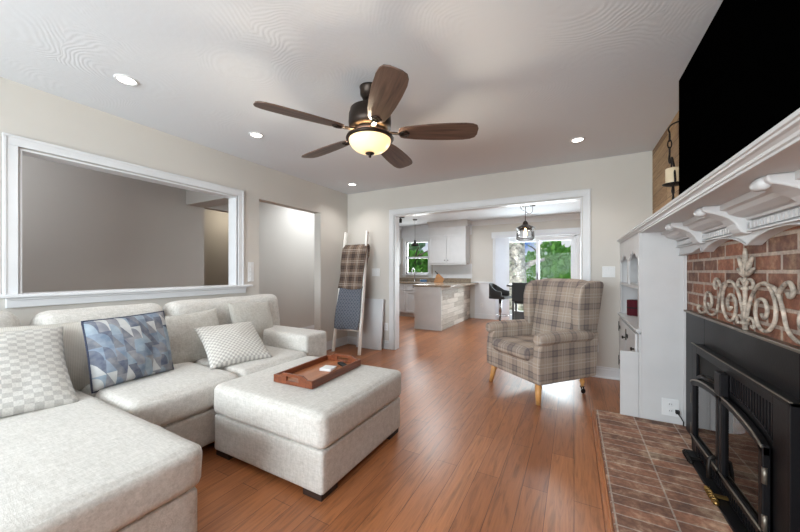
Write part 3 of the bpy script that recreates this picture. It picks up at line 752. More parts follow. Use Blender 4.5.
def wing(sx):
    m = MB()
    # outline in (y, z): tall at the back, sweeps forward at head height and returns to the arm
    out = [(.33, .56), (.16, .60), (.15, .68), (.145, .80), (.155, .92), (.19, 1.03), (.26, 1.075), (.36, 1.09), (.46, 1.085), (.475, 1.05), (.40, .56)]
    n = len(out); x0, x1 = .25, .335
    def off(z): return .02 * max(0, (z - .6) / .5)
    vs = [(sx * (x0 + off(z)), y, z) for (y, z) in out] + [(sx * (x1 + off(z)), y, z) for (y, z) in out]
    m.add(vs, [list(range(n))[::-1], list(range(n, 2 * n))] + [(i, (i + 1) % n, n + (i + 1) % n, n + i) for i in range(n)])
    return m.build('wing', 'plaid', ch, .022, 4, smooth=True)
for sx in (-1, 1): wing(sx)
# outer back panel
m = MB(); m.prism([(.30, .19), (.385, .19), (.475, 1.06), (.40, 1.06)], 0, -.315, .315); m.build('back_panel', 'plaid', ch, .015, 3)
for sx in (-1, 1):
    MB().tube([(sx * .29, -.27, .19), (sx * .315, -.30, 0.0)], [.03, .019], 14).build('leg', 'legwood', ch)
    lg = MB().lathe([(.02, .20), (.026, .17), (.016, .15), (.024, .12), (.014, .10), (.014, .07)][::-1], (sx * .27, .285, 0), 14).build('leg', 'legwood', ch)
    m = MB().lathe([(.0, -.008), (.02, -.008), (.024, -.004), (.024, .004), (.02, .008), (0, .008)], (sx * .27, .30, .0245), 18, Matrix.Rotation(R(90), 4, 'Y'))
    m.bar((sx * .27 - .012, .285, .07), (sx * .27 - .012, .302, .025), .004, .012, (1, 0, 0)); m.bar((sx * .27 + .012, .285, .07), (sx * .27 + .012, .302, .025), .004, .012, (1, 0, 0))
    m.box(sx * .27 - .014, sx * .27 + .014, .272, .298, .066, .076)
    m.build('caster', 'iron', lg)

# ---- ladder, blankets, white board, in the corner
def LP(x, z): f = z / 1.79; return (x, 3.68 + (4.03 - 3.68) * f, z)
lad = thing('blanket_ladder', 'white wooden blanket ladder leaning in the corner with two throws on it', 'ladder', (-2.9, 3.68, 0))
def lx(side, z):
    f = z / 1.79
    return (-3.125 - .035 * f) if side < 0 else (-2.655 - .10 * f)
for sd in (-1, 1):
    a, b = LP(lx(sd, 0), 0), LP(lx(sd, 1.79), 1.79)
    local(MB().bar(a, b, .03, .045, (0, 1, .2)).build('rail', 'ladder', lad, .003), lad)
for z in (.33, .64, .95, 1.26, 1.56):
    local(MB().bar(LP(lx(-1, z) + .012, z), LP(lx(1, z) - .012, z), .022, .03, (0, 1, .2)).build('rung', 'ladder', lad, .003), lad)
def blanket(name, mat, ztop, zbot, zback, x0, x1, label, cat, folds=3, seed=0, amp=.012):
    n, k = 26, 34; vs = []; uv = []; fs = []
    path = []
    yt = LP(0, ztop)[1]
    Lf = ztop - zbot; Lb = ztop - zback
    for q in range(k + 1):
        f = q / k
        d = f * (Lf + Lb)
        if d < Lb: z = zback + d; path.append((LP(0, z)[1] + .034, z, d))
        else: z = ztop - (d - Lb); path.append((LP(0, z)[1] - .034, z, d))
    # rounded top
    path = [p for p in path]
    path.insert(next(i for i, p in enumerate(path) if p[2] >= Lb), (yt, ztop + .024, Lb))
    for (y, z, d) in path:
        for i in range(n + 1):
            u = i / n; x = x0 + (x1 - x0) * u
            w = amp * math.sin(u * folds * 2 * PI + seed + z * 2) + .5 * amp * mnoise.noise(Vector((x * 9, z * 9, seed)))
            hang = min(1, abs(z - ztop) * 6)
            sgn = -1 if y < yt else 1
            wd = (x1 - x0) * .02 * math.sin(z * 9 + seed) * (u - .5) * 2
            vs.append((x + wd, y + sgn * (abs(w) + .006) * (.3 + .7 * hang), z + .01 * math.sin(u * PI * 2 + seed) * (1 if z < zbot + .03 else 0))); uv.append((u * (x1 - x0) * 2.2, d * 2.2))
    r = len(path)
    for a in range(r - 1):
        for i in range(n): fs.append((a * (n + 1) + i, a * (n + 1) + i + 1, (a + 1) * (n + 1) + i + 1, (a + 1) * (n + 1) + i))
    mb = MB(); mb.add(vs, fs, True); mb.uv = uv
    o = mb.build(name, mat, None, solid=.016)
    return tag(o, label, cat)
blanket('throw_blanket', 'throwplaid', 1.56, .92, .98, -3.14, -2.71, 'brown and white plaid throw draped over the top rung of the ladder', 'blanket', 3, 1)
blanket('throw_blanket', 'knit', .95, .34, .44, -3.12, -2.70, 'blue grey cable knit throw hanging on the lower rungs of the ladder', 'blanket', 4, 3)
bd = thing('white_board', 'plain white framed board leaning on the wall behind the ladder', 'board', (-2.72, 4.08, 0))
m = MB(); mt = Matrix.Rotation(R(-6), 4, 'X'); m.box(-.26, .19, -.02, .0, 0, .76, mt); m.build('panel', 'trim', bd, .003)
m = MB(); 
for (a, b, c, d_) in ((-.26, -.22, 0, .76), (.15, .19, 0, .76), (-.22, .15, 0, .04), (-.22, .15, .72, .76)): m.box(a, b, -.03, -.0195, c, d_, mt)
m.build('frame', 'trim', bd, .002)

# ---- switch plates and outlets
def plate(label, x, y, z, face, wdt, hgt, kind, n=1, cat='light switch', nm='switch_plate', group=None):
    """face: 'y-' plate on a wall facing -y; 'x+' facing +x"""
    t = thing(nm, label, cat, (x, y, z), 0 if face == 'y-' else R(90), group)
    MB().box(-wdt / 2, wdt / 2, -.006, 0, -hgt / 2, hgt / 2).build('cover_plate', 'plastic', t, .002)
    if kind == 'switch':
        for q in range(n):
            cx = (q - (n - 1) / 2) * .046
            MB().box(cx - .017, cx + .017, -.0095, -.0055, -.034, .034).build('rocker', 'plastic', t, .0015)
    elif kind == 'vswitch':
        for q in range(n):
            cz = (q - (n - 1) / 2) * .055
            MB().box(-.014, .014, -.012, -.0055, cz - .017, cz + .017).build('toggle', 'plastic', t, .002)
    else:
        for cz in (-.024, .024):
            o = MB().lathe([(.0165, 0), (.0165, .0035), (.015, .004)], (0, -.0055, cz), 20, Matrix.Rotation(R(90), 4, 'X')).build('socket', 'plastic', t)
            for cx in (-.006, .006): MB().box(cx - .0012, cx + .0012, -.0104, -.0095, cz - .004, cz + .006).build('slot', 'dark_slot', o)
    return t
plate('white light switch plate on the wall between the ladder and the wide opening', -2.71, YB, 1.165, 'y-', .14, .12, 'switch', 2)
plate('white double light switch plate on the wall beside the mantel', .335, YB, 1.175, 'y-', .12, .12, 'switch', 2)
plate('tall white light switch plate beside the pass-through trim', XL, 2.408, 1.175, 'x+', .075, .225, 'vswitch', 4)
plate('white power outlet low on the wall behind the armchair', .205, YB, .335, 'y-', .07, .115, 'o', cat='outlet', nm='wall_outlet')
plate('white power outlet low on the wall left of the wide opening', -2.52, YB, .335, 'y-', .07, .115, 'o', cat='outlet', nm='wall_outlet')
plate('white power outlet on the wainscot in the dining area', -2.02, KY - .012, .34, 'y-', .07, .115, 'o', cat='outlet', nm='wall_outlet')

# ---- recessed ceiling lights
def downlight(x, y, label, first=None, group='recessed ceiling lights'):
    if first: return dup(first, (x, y, HC), None, label)
    t = thing('recessed_light', label, 'ceiling light', (x, y, HC), 0, group); t.scale = (.8, .8, 1)
    MB().lathe([(.058, -.001), (.062, -.006), (.078, -.006), (.082, 0)], (0, 0, 0), 32, caps=False).build('trim_ring', 'trim', t)
    MB().lathe([(0.001, -.003), (.058, -.003), (.059, 0)], (0, 0, 0), 32, caps=False).build('lens', 'led', t)
    return t
D0 = downlight(-2.585, .99, 'recessed ceiling light nearest the camera, above the pass-through')
downlight(-2.575, 1.96, 'recessed ceiling light left of the ceiling fan', D0)
downlight(-2.82, 3.74, 'recessed ceiling light in the far corner above the ladder', D0)
downlight(.03, 3.50, 'recessed ceiling light near the wood panelled wall', D0)
for (x, y) in ((-2.585, .99), (-2.575, 1.96), (-2.82, 3.74), (.03, 3.50)):
    light('downlight_lamp', 'SPOT', (x, y, HC - .02), (0, 0, 0), 14, (1, .965, .92), spot_size=R(130), spot_blend=.8, shadow_soft_size=.05)
light('kitchen_lamp', 'AREA', (-2.6, 6.3, HC - .02), (0, 0, 0), 20, (.93, .97, 1), size=.5)
light('dining_lamp', 'AREA', (-.2, 6.0, HC - .02), (0, 0, 0), 13, (.93, .97, 1), size=.4)
light('hall_lamp', 'AREA', (-3.9, 4.45, 2.42), (0, 0, 0), 13, (.95, .98, 1), size=.9)
light('hall_lamp', 'POINT', (-3.95, .3, 2.1), (0, 0, 0), 11, (.97, .98, 1), shadow_soft_size=.3)
light('side_room_lamp', 'POINT', (-5.5, 3.9, 2.2), (0, 0, 0), 5, (1, .86, .66), shadow_soft_size=.1)

# ---- ceiling fan
FX, FY = -1.231, 1.832
fan = thing('ceiling_fan', 'dark bronze ceiling fan with five weathered wood blades and a lit glass bowl', 'ceiling fan', (FX, FY, 0))
MB().lathe([(.03, HC - .085), (.05, HC - .078), (.058, HC - .055), (.066, HC - .05), (.068, HC - .01), (.072, HC)], (0, 0, 0), 32).build('canopy', 'bronze', fan)
MB().lathe([(.014, 2.30), (.014, HC - .08)], (0, 0, 0), 16).build('downrod', 'bronze', fan)
MB().lathe([(.06, 2.145), (.115, 2.15), (.142, 2.165), (.146, 2.20), (.143, 2.255), (.137, 2.262), (.135, 2.285), (.11, 2.30), (.05, 2.31), (.022, 2.33), (.014, 2.335)], (0, 0, 0), 40).build('motor_housing', 'bronze', fan)
MB().lathe([(.07, 2.105), (.1, 2.11), (.11, 2.13), (.11, 2.144), (.06, 2.146)], (0, 0, 0), 36).build('switch_housing', 'blade', fan)
MB().lathe([(.136, 2.083), (.158, 2.081), (.164, 2.089), (.160, 2.100), (.149, 2.106), (.14, 2.10), (.136, 2.083)], (0, 0, 0), 44, caps=False).build('light_ring', 'bronze', fan)
for q in range(3):
    a = q * 2 * PI / 3 + .5; m = MB(); m.bar((math.cos(a) * .09, math.sin(a) * .09, 2.112), (math.cos(a) * .168, math.sin(a) * .152, 2.094), .012, .005); m.build('ring_bracket', 'bronze', fan)

MB().lathe([(.140, 2.09), (.142, 2.078), (.137, 2.058), (.124, 2.037), (.1, 2.016), (.062, 2.0), (.02, 1.993)], (0, 0, 0), 44, caps=False).build('glass_bowl', 'bowl', fan, solid=.004)
MB().lathe([(.002, 1.96), (.008, 1.963), (.011, 1.969), (.008, 1.976), (.03, 1.986), (.032, 1.992), (.0, 1.995)], (0, 0, 0), 20).build('finial', 'bronze', fan)
bl0 = None
for q in range(5):
    a = R(25.5 + 72 * q)
    if bl0 is None:
        n = 20; top = []; k_ = []
        st = [(.2, .030), (.21, .046), (.235, .057), (.31, .07), (.42, .080), (.54, .085), (.64, .084), (.69, .076), (.72, .06), (.732, .03)]
        out = [(r, h) for r, h in st] + [(r, -h) for r, h in st[::-1]]
        mb = MB(); pit = Matrix.Rotation(R(-13), 4, 'X')
        nn = len(out); vs = [pit @ Vector((x, y, .0045)) for x, y in out] + [pit @ Vector((x, y, -.0045)) for x, y in out]
        mb.add(vs, [list(range(nn)), list(range(nn, 2 * nn))[::-1]] + [(i, (i + 1) % nn, nn + (i + 1) % nn, nn + i) for i in range(nn)])
        bl0 = mb.build('blade', 'blade', fan, .002)
        m = MB()
        m.bar((.10, 0, .005), (.19, 0, -.004), .03, .008); m.bar((.18, 0, -.004), (.235, 0, -.008), .022, .006)
        pts = [pit @ Vector((.235 + .032 * math.cos(t_ * PI / 12), .022 * math.sin(t_ * PI / 12), -.009)) for t_ in range(24)]
        m.tube(pts, .006, 8, True)
        for sy in (-1, 1): m.tube([pit @ Vector((.19, sy * .004, -.006)), pit @ Vector((.215, sy * .018, -.008)), pit @ Vector((.25, sy * .03, -.009))], .005, 8)
        iron = m.build('blade_iron', 'bronze', bl0)
        b = bl0; ib = iron
    else:
        b = bl0.copy(); COL.objects.link(b); b.parent = fan; ib = iron.copy(); COL.objects.link(ib); ib.parent = b
    b.location = (0, 0, 2.127); b.rotation_euler = (0, 0, a)
light('fan_lamp', 'POINT', (FX, FY, 2.07), (0, 0, 0), 26, (1, .86, .66), shadow_soft_size=.03)

# ---- television
tv = thing('television', 'large black flat television on the wall above the white mantel', 'television', (.62, 1.845, 1.955))
BX('screen', 'tv', tv, -.05, -.04, -.722, .722, -.407, .407, .002)
BX('casing', 'black_plastic', tv, -.0399, -.01, -.728, .728, -.413, .413, .003)
BX('wall_mount', 'black_metal', tv, -.0099, .099, -.25, .25, -.2, .2, .003)

# ---- hearth
hearth = MB(); hearth.box(.155, XR - .001, .3, 3.054, 0, .06)
o = hearth.build('hearth', 'hearth', None, .006, 2); tag(o, 'low worn brick hearth with pale mortar in front of the fireplace insert', 'hearth')
o = MB(); o.box(.128, .154, .28, 3.09, 0, .028); o.box(.146, .154, .28, 3.09, .0285, .05); o = o.build('hearth_edging', 'floor', None, .006, 2); tag(o, 'narrow wooden edging strip along the brick hearth', 'edging')

# ---- mantel
man = thing('fireplace_mantel', 'ornate white painted mantel with crown shelf, brackets and scalloped apron over the brick', 'mantel')
M0, M1 = .32, YB - .001
cp = [(.735, 1.476), (.445, 1.476), (.445, 1.483), (.439, 1.486), (.435, 1.493), (.428, 1.499), (.419, 1.502), (.418, 1.508), (.412, 1.510), (.412, 1.522), (.735, 1.522)]
cp = [(min(a, XR - .001), b) for a, b in cp]
MB().prism(cp, 1, M0, M1).build('crown_shelf', 'white', man, .001, 1)
FZ = .675
# apron with scalloped lower edge, in (y, z)
def arch(y0, y1, zc, zp, n=12):
    return [(y0 + (y1 - y0) * i / n, zc + (zp - zc) * math.sin(PI * i / n) ** .75) for i in range(n + 1)]
edge = [(3.02, 1.296)]
edge += [(2.98, 1.298), (2.86, 1.299), (2.72, 1.302), (2.62, 1.318), (2.575, 1.325), (2.555, 1.30)]
for c in (2.53, 1.98, 1.43, .88):
    e = arch(c - .008, c - .55 + .008, 1.296, 1.347); edge += e
edge = [p for p in edge if p[0] > .55]
poly = edge + [(.55, 1.298), (.55, 1.4755), (3.02, 1.4755)]
MB().prism([(y, z) for y, z in poly], 0, FZ, XR - .002).build('apron', 'white', man, .0)
m = MB(); m.tube([(FZ - .002, y, z + .004) for y, z in edge], .005, 6); m.build('apron_bead', 'white', man)
m = MB()
m.prism([(FZ, 1.40), (.655, 1.402), (.65, 1.412), (.63, 1.416), (.60, 1.43), (.588, 1.446), (.57, 1.45), (.57, 1.4755), (FZ, 1.4755)], 1, .55, 3.02)
m.box(.655, FZ, .55, 3.02, 1.352, 1.358)
m.build('bed_molding', 'white', man)
m = MB(); y = .58
while y < 3.0: m.box(.656, FZ, y, y + .016, 1.366, 1.392); y += .03
tag(m.build('dentil_row', 'white', man), kind=None)
# brackets
cor = None
for yc in (1.98, 1.43, 2.53, .88):
    if cor is None:
        prof = [(FZ, 1.318), (.655, 1.315), (.638, 1.325), (.628, 1.345), (.62, 1.37), (.60, 1.398), (.572, 1.418), (.545, 1.432), (.525, 1.44), (.512, 1.452), (.512, 1.4755), (FZ, 1.4755)]
        prof = [(a, 1.4755 - (1.4755 - b) * .82) for a, b in prof]; m = MB(); m.prism(prof, 1, -.05, .05); cor = m.build('bracket', 'white', man, .007, 3)
        b2 = MB().lathe([(0.0, -.03), (.014, -.028), (.02, -.02), (.021, 0), (.02, .02), (.014, .028), (0, .03)], (.518, 0, 1.455), 16, Matrix.Rotation(R(90), 4, 'X')).build('bracket_knob', 'white', cor)
        cor.location = (0, yc, 0)
    else:
        c = cor.copy(); COL.objects.link(c); c.parent = man; c.location = (0, yc, 0); d = b2.copy(); COL.objects.link(d); d.parent = c
# side cabinet built of boards: end panel towards the camera, face to the room at x=.445
HX = .452; CY = 3.03
m = MB(); m.box(HX, XR - .002, CY, CY + .025, .0605, 1.4755); m.box(XR - .022, XR - .003, CY - .012, CY - .0005, .0605, 1.33)
m.build('end_panel', 'white', man, .002)
m = MB()   # carcass: back, shelves, far side
m.box(.66, XR - .002, CY + .025, M1, 0, 1.4755); m.box(HX + .0, .66, M1 - .03, M1, 0, 1.4755)
m.box(HX + .004, .66, CY + .025, M1 - .03, 1.045, 1.06); m.box(HX, .66, CY + .025, M1 - .03, 0, .30)
m.box(HX, .66, CY + .025, M1 - .03, 1.44, 1.4755)
m.build('carcass', 'white', man, .001)
m = MB(); m.box(HX - .035, .66, CY + .026, M1 - .001, .715, .735); m.box(HX - .035, HX - .0005, CY, CY + .026, .715, .735); m.box(HX - .02, HX, CY + .026, M1 - .001, .70, .715); m.build('counter', 'white', man, .004)
# face frame with arched tops
m = MB(); t0 = HX - .014
for (a, b) in ((CY, CY + .06), (M1 - .06, M1)): m.box(t0, HX, a, b, .735, 1.4755)
m.box(t0, HX, CY + .06, M1 - .06, 1.04, 1.065)
ys0, ys1 = CY + .06, M1 - .06; mid = (ys0 + ys1) / 2
m.box(t0, HX, mid - .03, mid + .03, 1.065, 1.33)
for (a, b) in ((ys0, mid - .03), (mid + .03, ys1)):
    zz = 1.325; nn = 6; w_ = (b - a)
    sc = [(a, zz - .05), (a + .05, zz - .02), (a + .08, zz - .035), (a + .13, zz + .01), (a + w_ * .5 - .05, zz + .0), (a + w_ * .5, zz + .035), (a + w_ * .5 + .05, zz + .0), (b - .13, zz + .01), (b - .08, zz - .035), (b - .05, zz - .02), (b, zz - .05)]
    m.prism(sc + [(b, 1.4755), (a, 1.4755)], 0, t0, HX)
m.box(t0, HX, mid - .03, mid + .03, 1.33, 1.4755)
m.build('face_frame', 'white', man, .0)
# lower doors with black strap hinges and a knob
m = MB(); m.box(t0, HX, CY + .06, M1 - .06, 0.0605, .70)
for (a, b) in ((CY, CY + .06), (M1 - .06, M1)): m.box(t0, HX, a, b, .0605, .70)
lower = m.build('lower_frame', 'white', man, .001)
for (a, b) in ((CY + .07, mid - .01), (mid + .01, M1 - .07)):
    dd = MB().box(t0 - .016, t0, a, b, .14, .69).build('cabinet_door', 'white', man, .004)
    for zz in (.24, .60):
        hg = MB(); hy_ = b - .02
        hg.box(t0 - .022, t0 - .016, hy_ - .012, hy_ + .012, zz - .05, zz + .05); hg.box(t0 - .022, t0 - .0161, hy_ - .10, hy_ - .01, zz - .012, zz + .012); hg.lathe([(.02, 0), (.018, .004)], (t0 - .018, hy_ - .10, zz), 12, Matrix.Rotation(R(-90), 4, 'Y'))
        tag(hg.build('hinge', 'iron', dd), 'black iron strap hinge')
    MB().lathe([(.006, 0), (.006, .012), (.014, .016), (.014, .024), (.0, .028)], (t0 - .016, a + .04, .56), 14, Matrix.Rotation(R(-90), 4, 'Y')).build('knob', 'iron', dd)
# low white kick box standing between the counter and the hearth
m = MB(); m.box(.318, t0 - .001, CY + .0, CY + .022, .0605, .56); m.build('lower_end_panel', 'white', man, .003)
o = thing('plaid_candle', 'dark red plaid candle jar on the cabinet shelf beside the fireplace', 'candle', (.54, 3.98, .736))
MB().lathe([(.062, 0), (.066, .004), (.066, .15), (.064, .155)], (0, 0, 0), 28).build('jar', 'candle_red', o)
MB().lathe([(.066, .072), (.0675, .073), (.0675, .084), (.066, .085)], (0, 0, 0), 28, caps=False).build('band', 'dark_slot', o)
# outlet with a black cord plug on the end panel
t = plate('white patterned power outlet with a black plug low on the mantel end panel', .625, CY, .178, 'y-', .10, .125, 'o', cat='outlet', nm='wall_outlet')
pg = MB(); pg.box(.65, .672, CY - .035, CY - .012, .145, .17); pg.tube([(.661, CY - .03, .15), (.675, CY - .05, .13), (.69, CY - .045, .10), (.692, CY - .03, .0665)], .004, 8)
tag(pg.build('power_plug', 'rubber', None, .004), 'black plug and cord stuck in the outlet beside the stove', 'plug')

# ---- stove insert
st_ = thing('fireplace_insert', 'black steel wood-burning fireplace insert with two arched glass doors', 'fireplace insert')
I0, I1, IZ = 1.15, 2.965, .895
m = MB(); m.box(.698, XR - .0005, I0, 1.66, .0605, IZ); m.box(.698, XR - .0005, 2.6, I1, .0605, IZ); m.box(.698, XR - .0005, 1.66, 2.6, .698, IZ)
m.build('surround', 'black_metal', st_, .003)
tag(MB().box(.686, XR - .0005, I0 - .01, I1 + .005, IZ, IZ + .014).build('top_ledge', 'black_edge', st_, .003), 'pale grey steel ledge')
# protruding body: front plate as prism with two arched door openings
BXF, Y0, Y1, ZT = .652, 1.605, 2.655, .728
m = MB()
m.box(BXF, .698, Y0, Y0 + .012, .0605, ZT); m.box(BXF, .698, Y1 - .012, Y1, .0605, ZT); m.box(BXF, .698, Y0, Y1, ZT - .012, ZT)
m.box(BXF, BXF + .012, Y0 + .012, Y0 + .11, .0605, ZT - .012); m.box(BXF, BXF + .012, Y1 - .09, Y1 - .012, .0605, ZT - .012)
m.box(BXF, BXF + .012, Y0 + .11, Y1 - .09, .0605, .08); m.box(BXF, BXF + .012, Y0 + .11, Y1 - .09, .145, .158); m.box(BXF, BXF + .012, Y0 + .11, Y1 - .09, .685, ZT - .012)
ym = 2.14; yl, yr = Y1 - .09, Y0 + .11
def az(y): 
    f = abs(y - ym) / ((yl - yr) / 2); return .49 + .088 * math.sqrt(max(0, 1 - f * f * .92))
ars = [yr + (yl - yr) * q / 24 for q in range(25)]
# band above the doors
m.prism([(y, az(y) + .008) for y in ars] + [(y, az(y) + .03) for y in ars[::-1]], 0, BXF, BXF + .012)
m.box(BXF, BXF + .012, ym + .02, ym + .035, .60, .685); m.box(BXF, BXF + .012, ym - .055, ym - .04, .60, .685)
m.build('body', 'black_metal', st_, .0015)
tag(MB().box(BXF - .003, BXF + .006, Y0 - .003, Y1 + .003, ZT + .0005, ZT + .005).build('top_edge', 'black_edge', st_, .001), 'pale grey steel edge')
BX('firebox_back', 'dark_slot', st_, .708, XR - .003, 1.665, 2.595, .065, .675, 0)
m = MB(); y = yr + .012
while y < ym - .06: m.box(BXF + .003, BXF + .010, y, y + .009, az(y) + .02, .687); y += .0235
y = ym + .045
m.build('upper_louver', 'black_metal', st_)
BX('upper_baffle', 'dark_slot', st_, BXF + .014, BXF + .016, yr, yl, .5, .69, 0)
m = MB(); y = yr + .012
while y < yl: m.box(BXF + .003, BXF + .010, y, y + .009, .078, .147); y += .0235
m.build('lower_louver', 'black_metal', st_)
BX('lower_baffle', 'dark_slot', st_, BXF + .014, BXF + .016, yr, yl, .062, .15, 0)
MB().box(BXF - .035, BXF - .0005, ym - .045, ym + .025, .575, .685).build('damper_box', 'black_metal', st_, .004)
MB().tube([(BXF - .02, ym + .025 + .002, .62), (BXF - .04, ym + .08, .615), (BXF - .045, ym + .17, .61), (BXF - .03, ym + .21, .607), (BXF - .015, ym + .17, .607), (BXF - .015, ym + .08, .612)], .006, 8).build('damper_lever', 'iron', st_)
def sdoor(a, b):
    z0 = .163; w_ = .032; x0_, x1_ = BXF - .026, BXF - .002
    ys = [a + (b - a) * q / 14 for q in range(15)]
    m = MB(); m.box(x0_, x1_, a, a + w_, z0, az(a + w_ / 2) - .004); m.box(x0_, x1_, b - w_, b, z0, az(b - w_ / 2) - .004); m.box(x0_, x1_, a, b, z0, z0 + w_)
    m.prism([(y, az(y) - .036) for y in ys] + [(y, az(y)) for y in ys[::-1]], 0, x0_, x1_)
    o = m.build('stove_door', 'black_metal', st_, .004)
    tag(MB().tube([(x0_ - .001, y, az(y) - .004) for y in ys], .005, 6).build('door_bead', 'black_edge', o), 'pale grey raised edge'); tag(MB().tube([(x0_ - .001, a + .005, z0 + w_), (x0_ - .001, b - .005, z0 + w_)], .005, 6).build('door_bead', 'black_edge', o), 'pale grey raised edge')
    ys2 = [a + w_ * .8 + (b - a - w_ * 1.6) * q / 12 for q in range(13)]
    MB().prism([(ys2[0], z0 + w_ * .8)] + [(y, az(y) - .03) for y in ys2] + [(ys2[-1], z0 + w_ * .8)], 0, BXF - .012, BXF - .008).build('glass', 'firedoor', o)
    return o
dl = sdoor(ym + .006, yl - .006); drr = sdoor(yr + .006, ym - .006)
for (do, hy0) in ((dl, yl - .004), (drr, yr + .004)):
    for zz in (.23, .41): MB().lathe([(.008, -.03), (.008, .03)], (BXF - .02, hy0, zz), 10).build('hinge', 'black_edge', do)
m = MB().tube([(BXF - .027, ym + .03, .25), (BXF - .05, ym + .03, .235), (BXF - .055, ym + .028, .19), (BXF - .055, ym + .02, .14)], .009, 8); m.build('handle', 'iron', dl)
for yy, sg in ((ym - .03, 1), (ym + .34, 1)):
    m = MB()
    m.bar((BXF + .0, yy, .085), (BXF - .06, yy, .085), .016, .012)
    hx = [(BXF - .06 + .012 * math.cos(k), yy - .05 + .1 * k / (10 * PI), .082 + .012 * math.sin(k)) for k in [q * PI / 4 for q in range(41)]]
    m.tube(hx, .0035, 6)
    m.lathe([(.0, -.012), (.012, -.006), (.012, .006), (0, .012)], (BXF - .06, yy - .06, .082), 12); m.lathe([(.0, -.012), (.012, -.006), (.012, .006), (0, .012)], (BXF - .06, yy + .06, .082), 12)
    tag(m.build('foot_handle', 'brass' if yy < ym else 'iron', st_), 'coiled metal foot handle')

BX('ash_lip', 'black_metal', st_, .60, BXF - .001, Y0 + .09, Y1 - .05, .0605, .074, .003)
# ---- scroll ornament standing on the ledge
so = thing('scroll_ornament', 'whitewashed metal scrollwork ornament standing on the stove ledge against the brick', 'ornament', (.703, 2.085, IZ + .0145))
def spiral(cy, cz, r0, r1, a0, turns, n=40, mir=1, x=0):
    return [(x, mir * (cy + (r0 + (r1 - r0) * q / n) * math.cos(a0 + turns * 2 * PI * q / n)), cz + (r0 + (r1 - r0) * q / n) * math.sin(a0 + turns * 2 * PI * q / n)) for q in range(n + 1)]
def smooth_curve(P, n=8):
    out = []
    P = [Vector(p) for p in P]
    for i in range(len(P) - 1):
        p0, p1, p2, p3 = P[max(i - 1, 0)], P[i], P[i + 1], P[min(i + 2, len(P) - 1)]
        for q in range(n):
            t = q / n; out.append(.5 * ((2 * p1) + (-p0 + p2) * t + (2 * p0 - 5 * p1 + 4 * p2 - p3) * t * t + (-p0 + 3 * p1 - 3 * p2 + p3) * t ** 3))
    out.append(P[-1]); return out
def taper(n, a, b): return [a + (b - a) * math.sin(PI * min(1, q / n * 1.0)) for q in range(n + 1)]
m = MB()
m.tube([(0, 0, .0), (0, 0, .10), (0, 0, .2), (0, 0, .27)], [.011, .008, .009, .006], 10)
for k, (zz, r) in enumerate(((.03, .02), (.12, .017), (.19, .016))): m.lathe([(0, -.012), (r, -.004), (r, .004), (0, .012)], (0, 0, zz), 12)
m.build('stem', 'whitewash', so)
m = MB()
for a in (-58, -30, 0, 30, 58):
    L = .135 if a == 0 else (.11 if abs(a) == 30 else .075); r = R(a)
    P = [(0, math.sin(r) * L * f * (1 + .25 * f), .245 + math.cos(r) * L * f) for f in (0, .35, .7, 1)]
    m.tube(smooth_curve(P, 4), [.003 + .0085 * math.sin(PI * min(1, (q + 1) / 14)) for q in range(13)], 8)
for mir in (-1, 1): m.tube(smooth_curve([(0, 0, .2), (0, mir * .04, .235), (0, mir * .075, .22), (0, mir * .07, .195), (0, mir * .05, .2)], 6), .007, 8)
m.build('leaf_finial', 'whitewash', so)
for mir in (-1, 1):
    m = MB()
    m.tube(smooth_curve([(0, mir * .012, .05), (0, mir * .05, .14), (0, mir * .11, .205), (0, mir * .19, .22), (0, mir * .25, .16), (0, mir * .255, .08), (0, mir * .20, .025), (0, mir * .13, .03), (0, mir * .095, .09), (0, mir * .12, .145), (0, mir * .17, .15), (0, mir * .195, .11), (0, mir * .175, .075), (0, mir * .15, .09)], 6), .0075, 8)
    m.build('inner_scroll', 'whitewash', so)
    m = MB()
    m.tube(smooth_curve([(0, mir * .16, .218), (0, mir * .25, .205), (0, mir * .30, .14), (0, mir * .34, .05), (0, mir * .42, .018), (0, mir * .50, .04), (0, mir * .525, .10), (0, mir * .49, .145), (0, mir * .43, .135), (0, mir * .41, .09), (0, mir * .44, .06), (0, mir * .47, .085)], 6), .007, 8)
    m.tube(smooth_curve([(0, mir * .27, .18), (0, mir * .31, .215), (0, mir * .35, .23), (0, mir * .375, .20), (0, mir * .355, .175), (0, mir * .34, .19)], 6), .008, 8)
    m.build('outer_scroll', 'whitewash', so)
    m = MB()
    m.tube(smooth_curve([(0, mir * .01, .03), (0, mir * .05, .06), (0, mir * .085, .045), (0, mir * .08, .02), (0, mir * .06, .025)], 6), .007, 8)
    m.build('small_scroll', 'whitewash', so); m = MB()
    m.tube(smooth_curve([(0, mir * .50, .03), (0, mir * .58, .012), (0, mir * .64, .03), (0, mir * .64, .055), (0, mir * .615, .05)], 6), .008, 8)
    m.build('small_scroll', 'whitewash', so)

# ---- candle sconce on the panelling
sc = thing('candle_sconce', 'black iron chain wall sconce holding a cream candle beside the television', 'sconce', (.66, 3.12, 1.84))
MB().tube(smooth_curve([(.06, -.1, .44), (.0, -.02, .455), (-.015, .06, .45), (0, .10, .43)], 6), .006, 8).build('bracket', 'iron', sc)
m = MB()
for q in range(3):
    cz = .395 - q * .055
    m.tube([(0 + (.012 * math.cos(t) if q % 2 else 0), .10 + (0 if q % 2 else .012 * math.cos(t)), cz + .033 * math.sin(t)) for t in [k * PI / 8 for k in range(16)]], .0045, 6, True)
m.build('chain', 'iron', sc)
m = MB(); m.tube(smooth_curve([(0, .10, .26), (0, .115, .22), (0, .09, .19), (0, .05, .215), (0, .02, .20), (0, -.03, .12), (0, -.055, .04), (0, -.05, 0), (0, 0, -.012)], 6), .007, 8)
m.tube(smooth_curve([(0, .05, .215), (0, .045, .17), (0, .05, .13)], 5), .006, 8); m.build('hook', 'iron', sc)
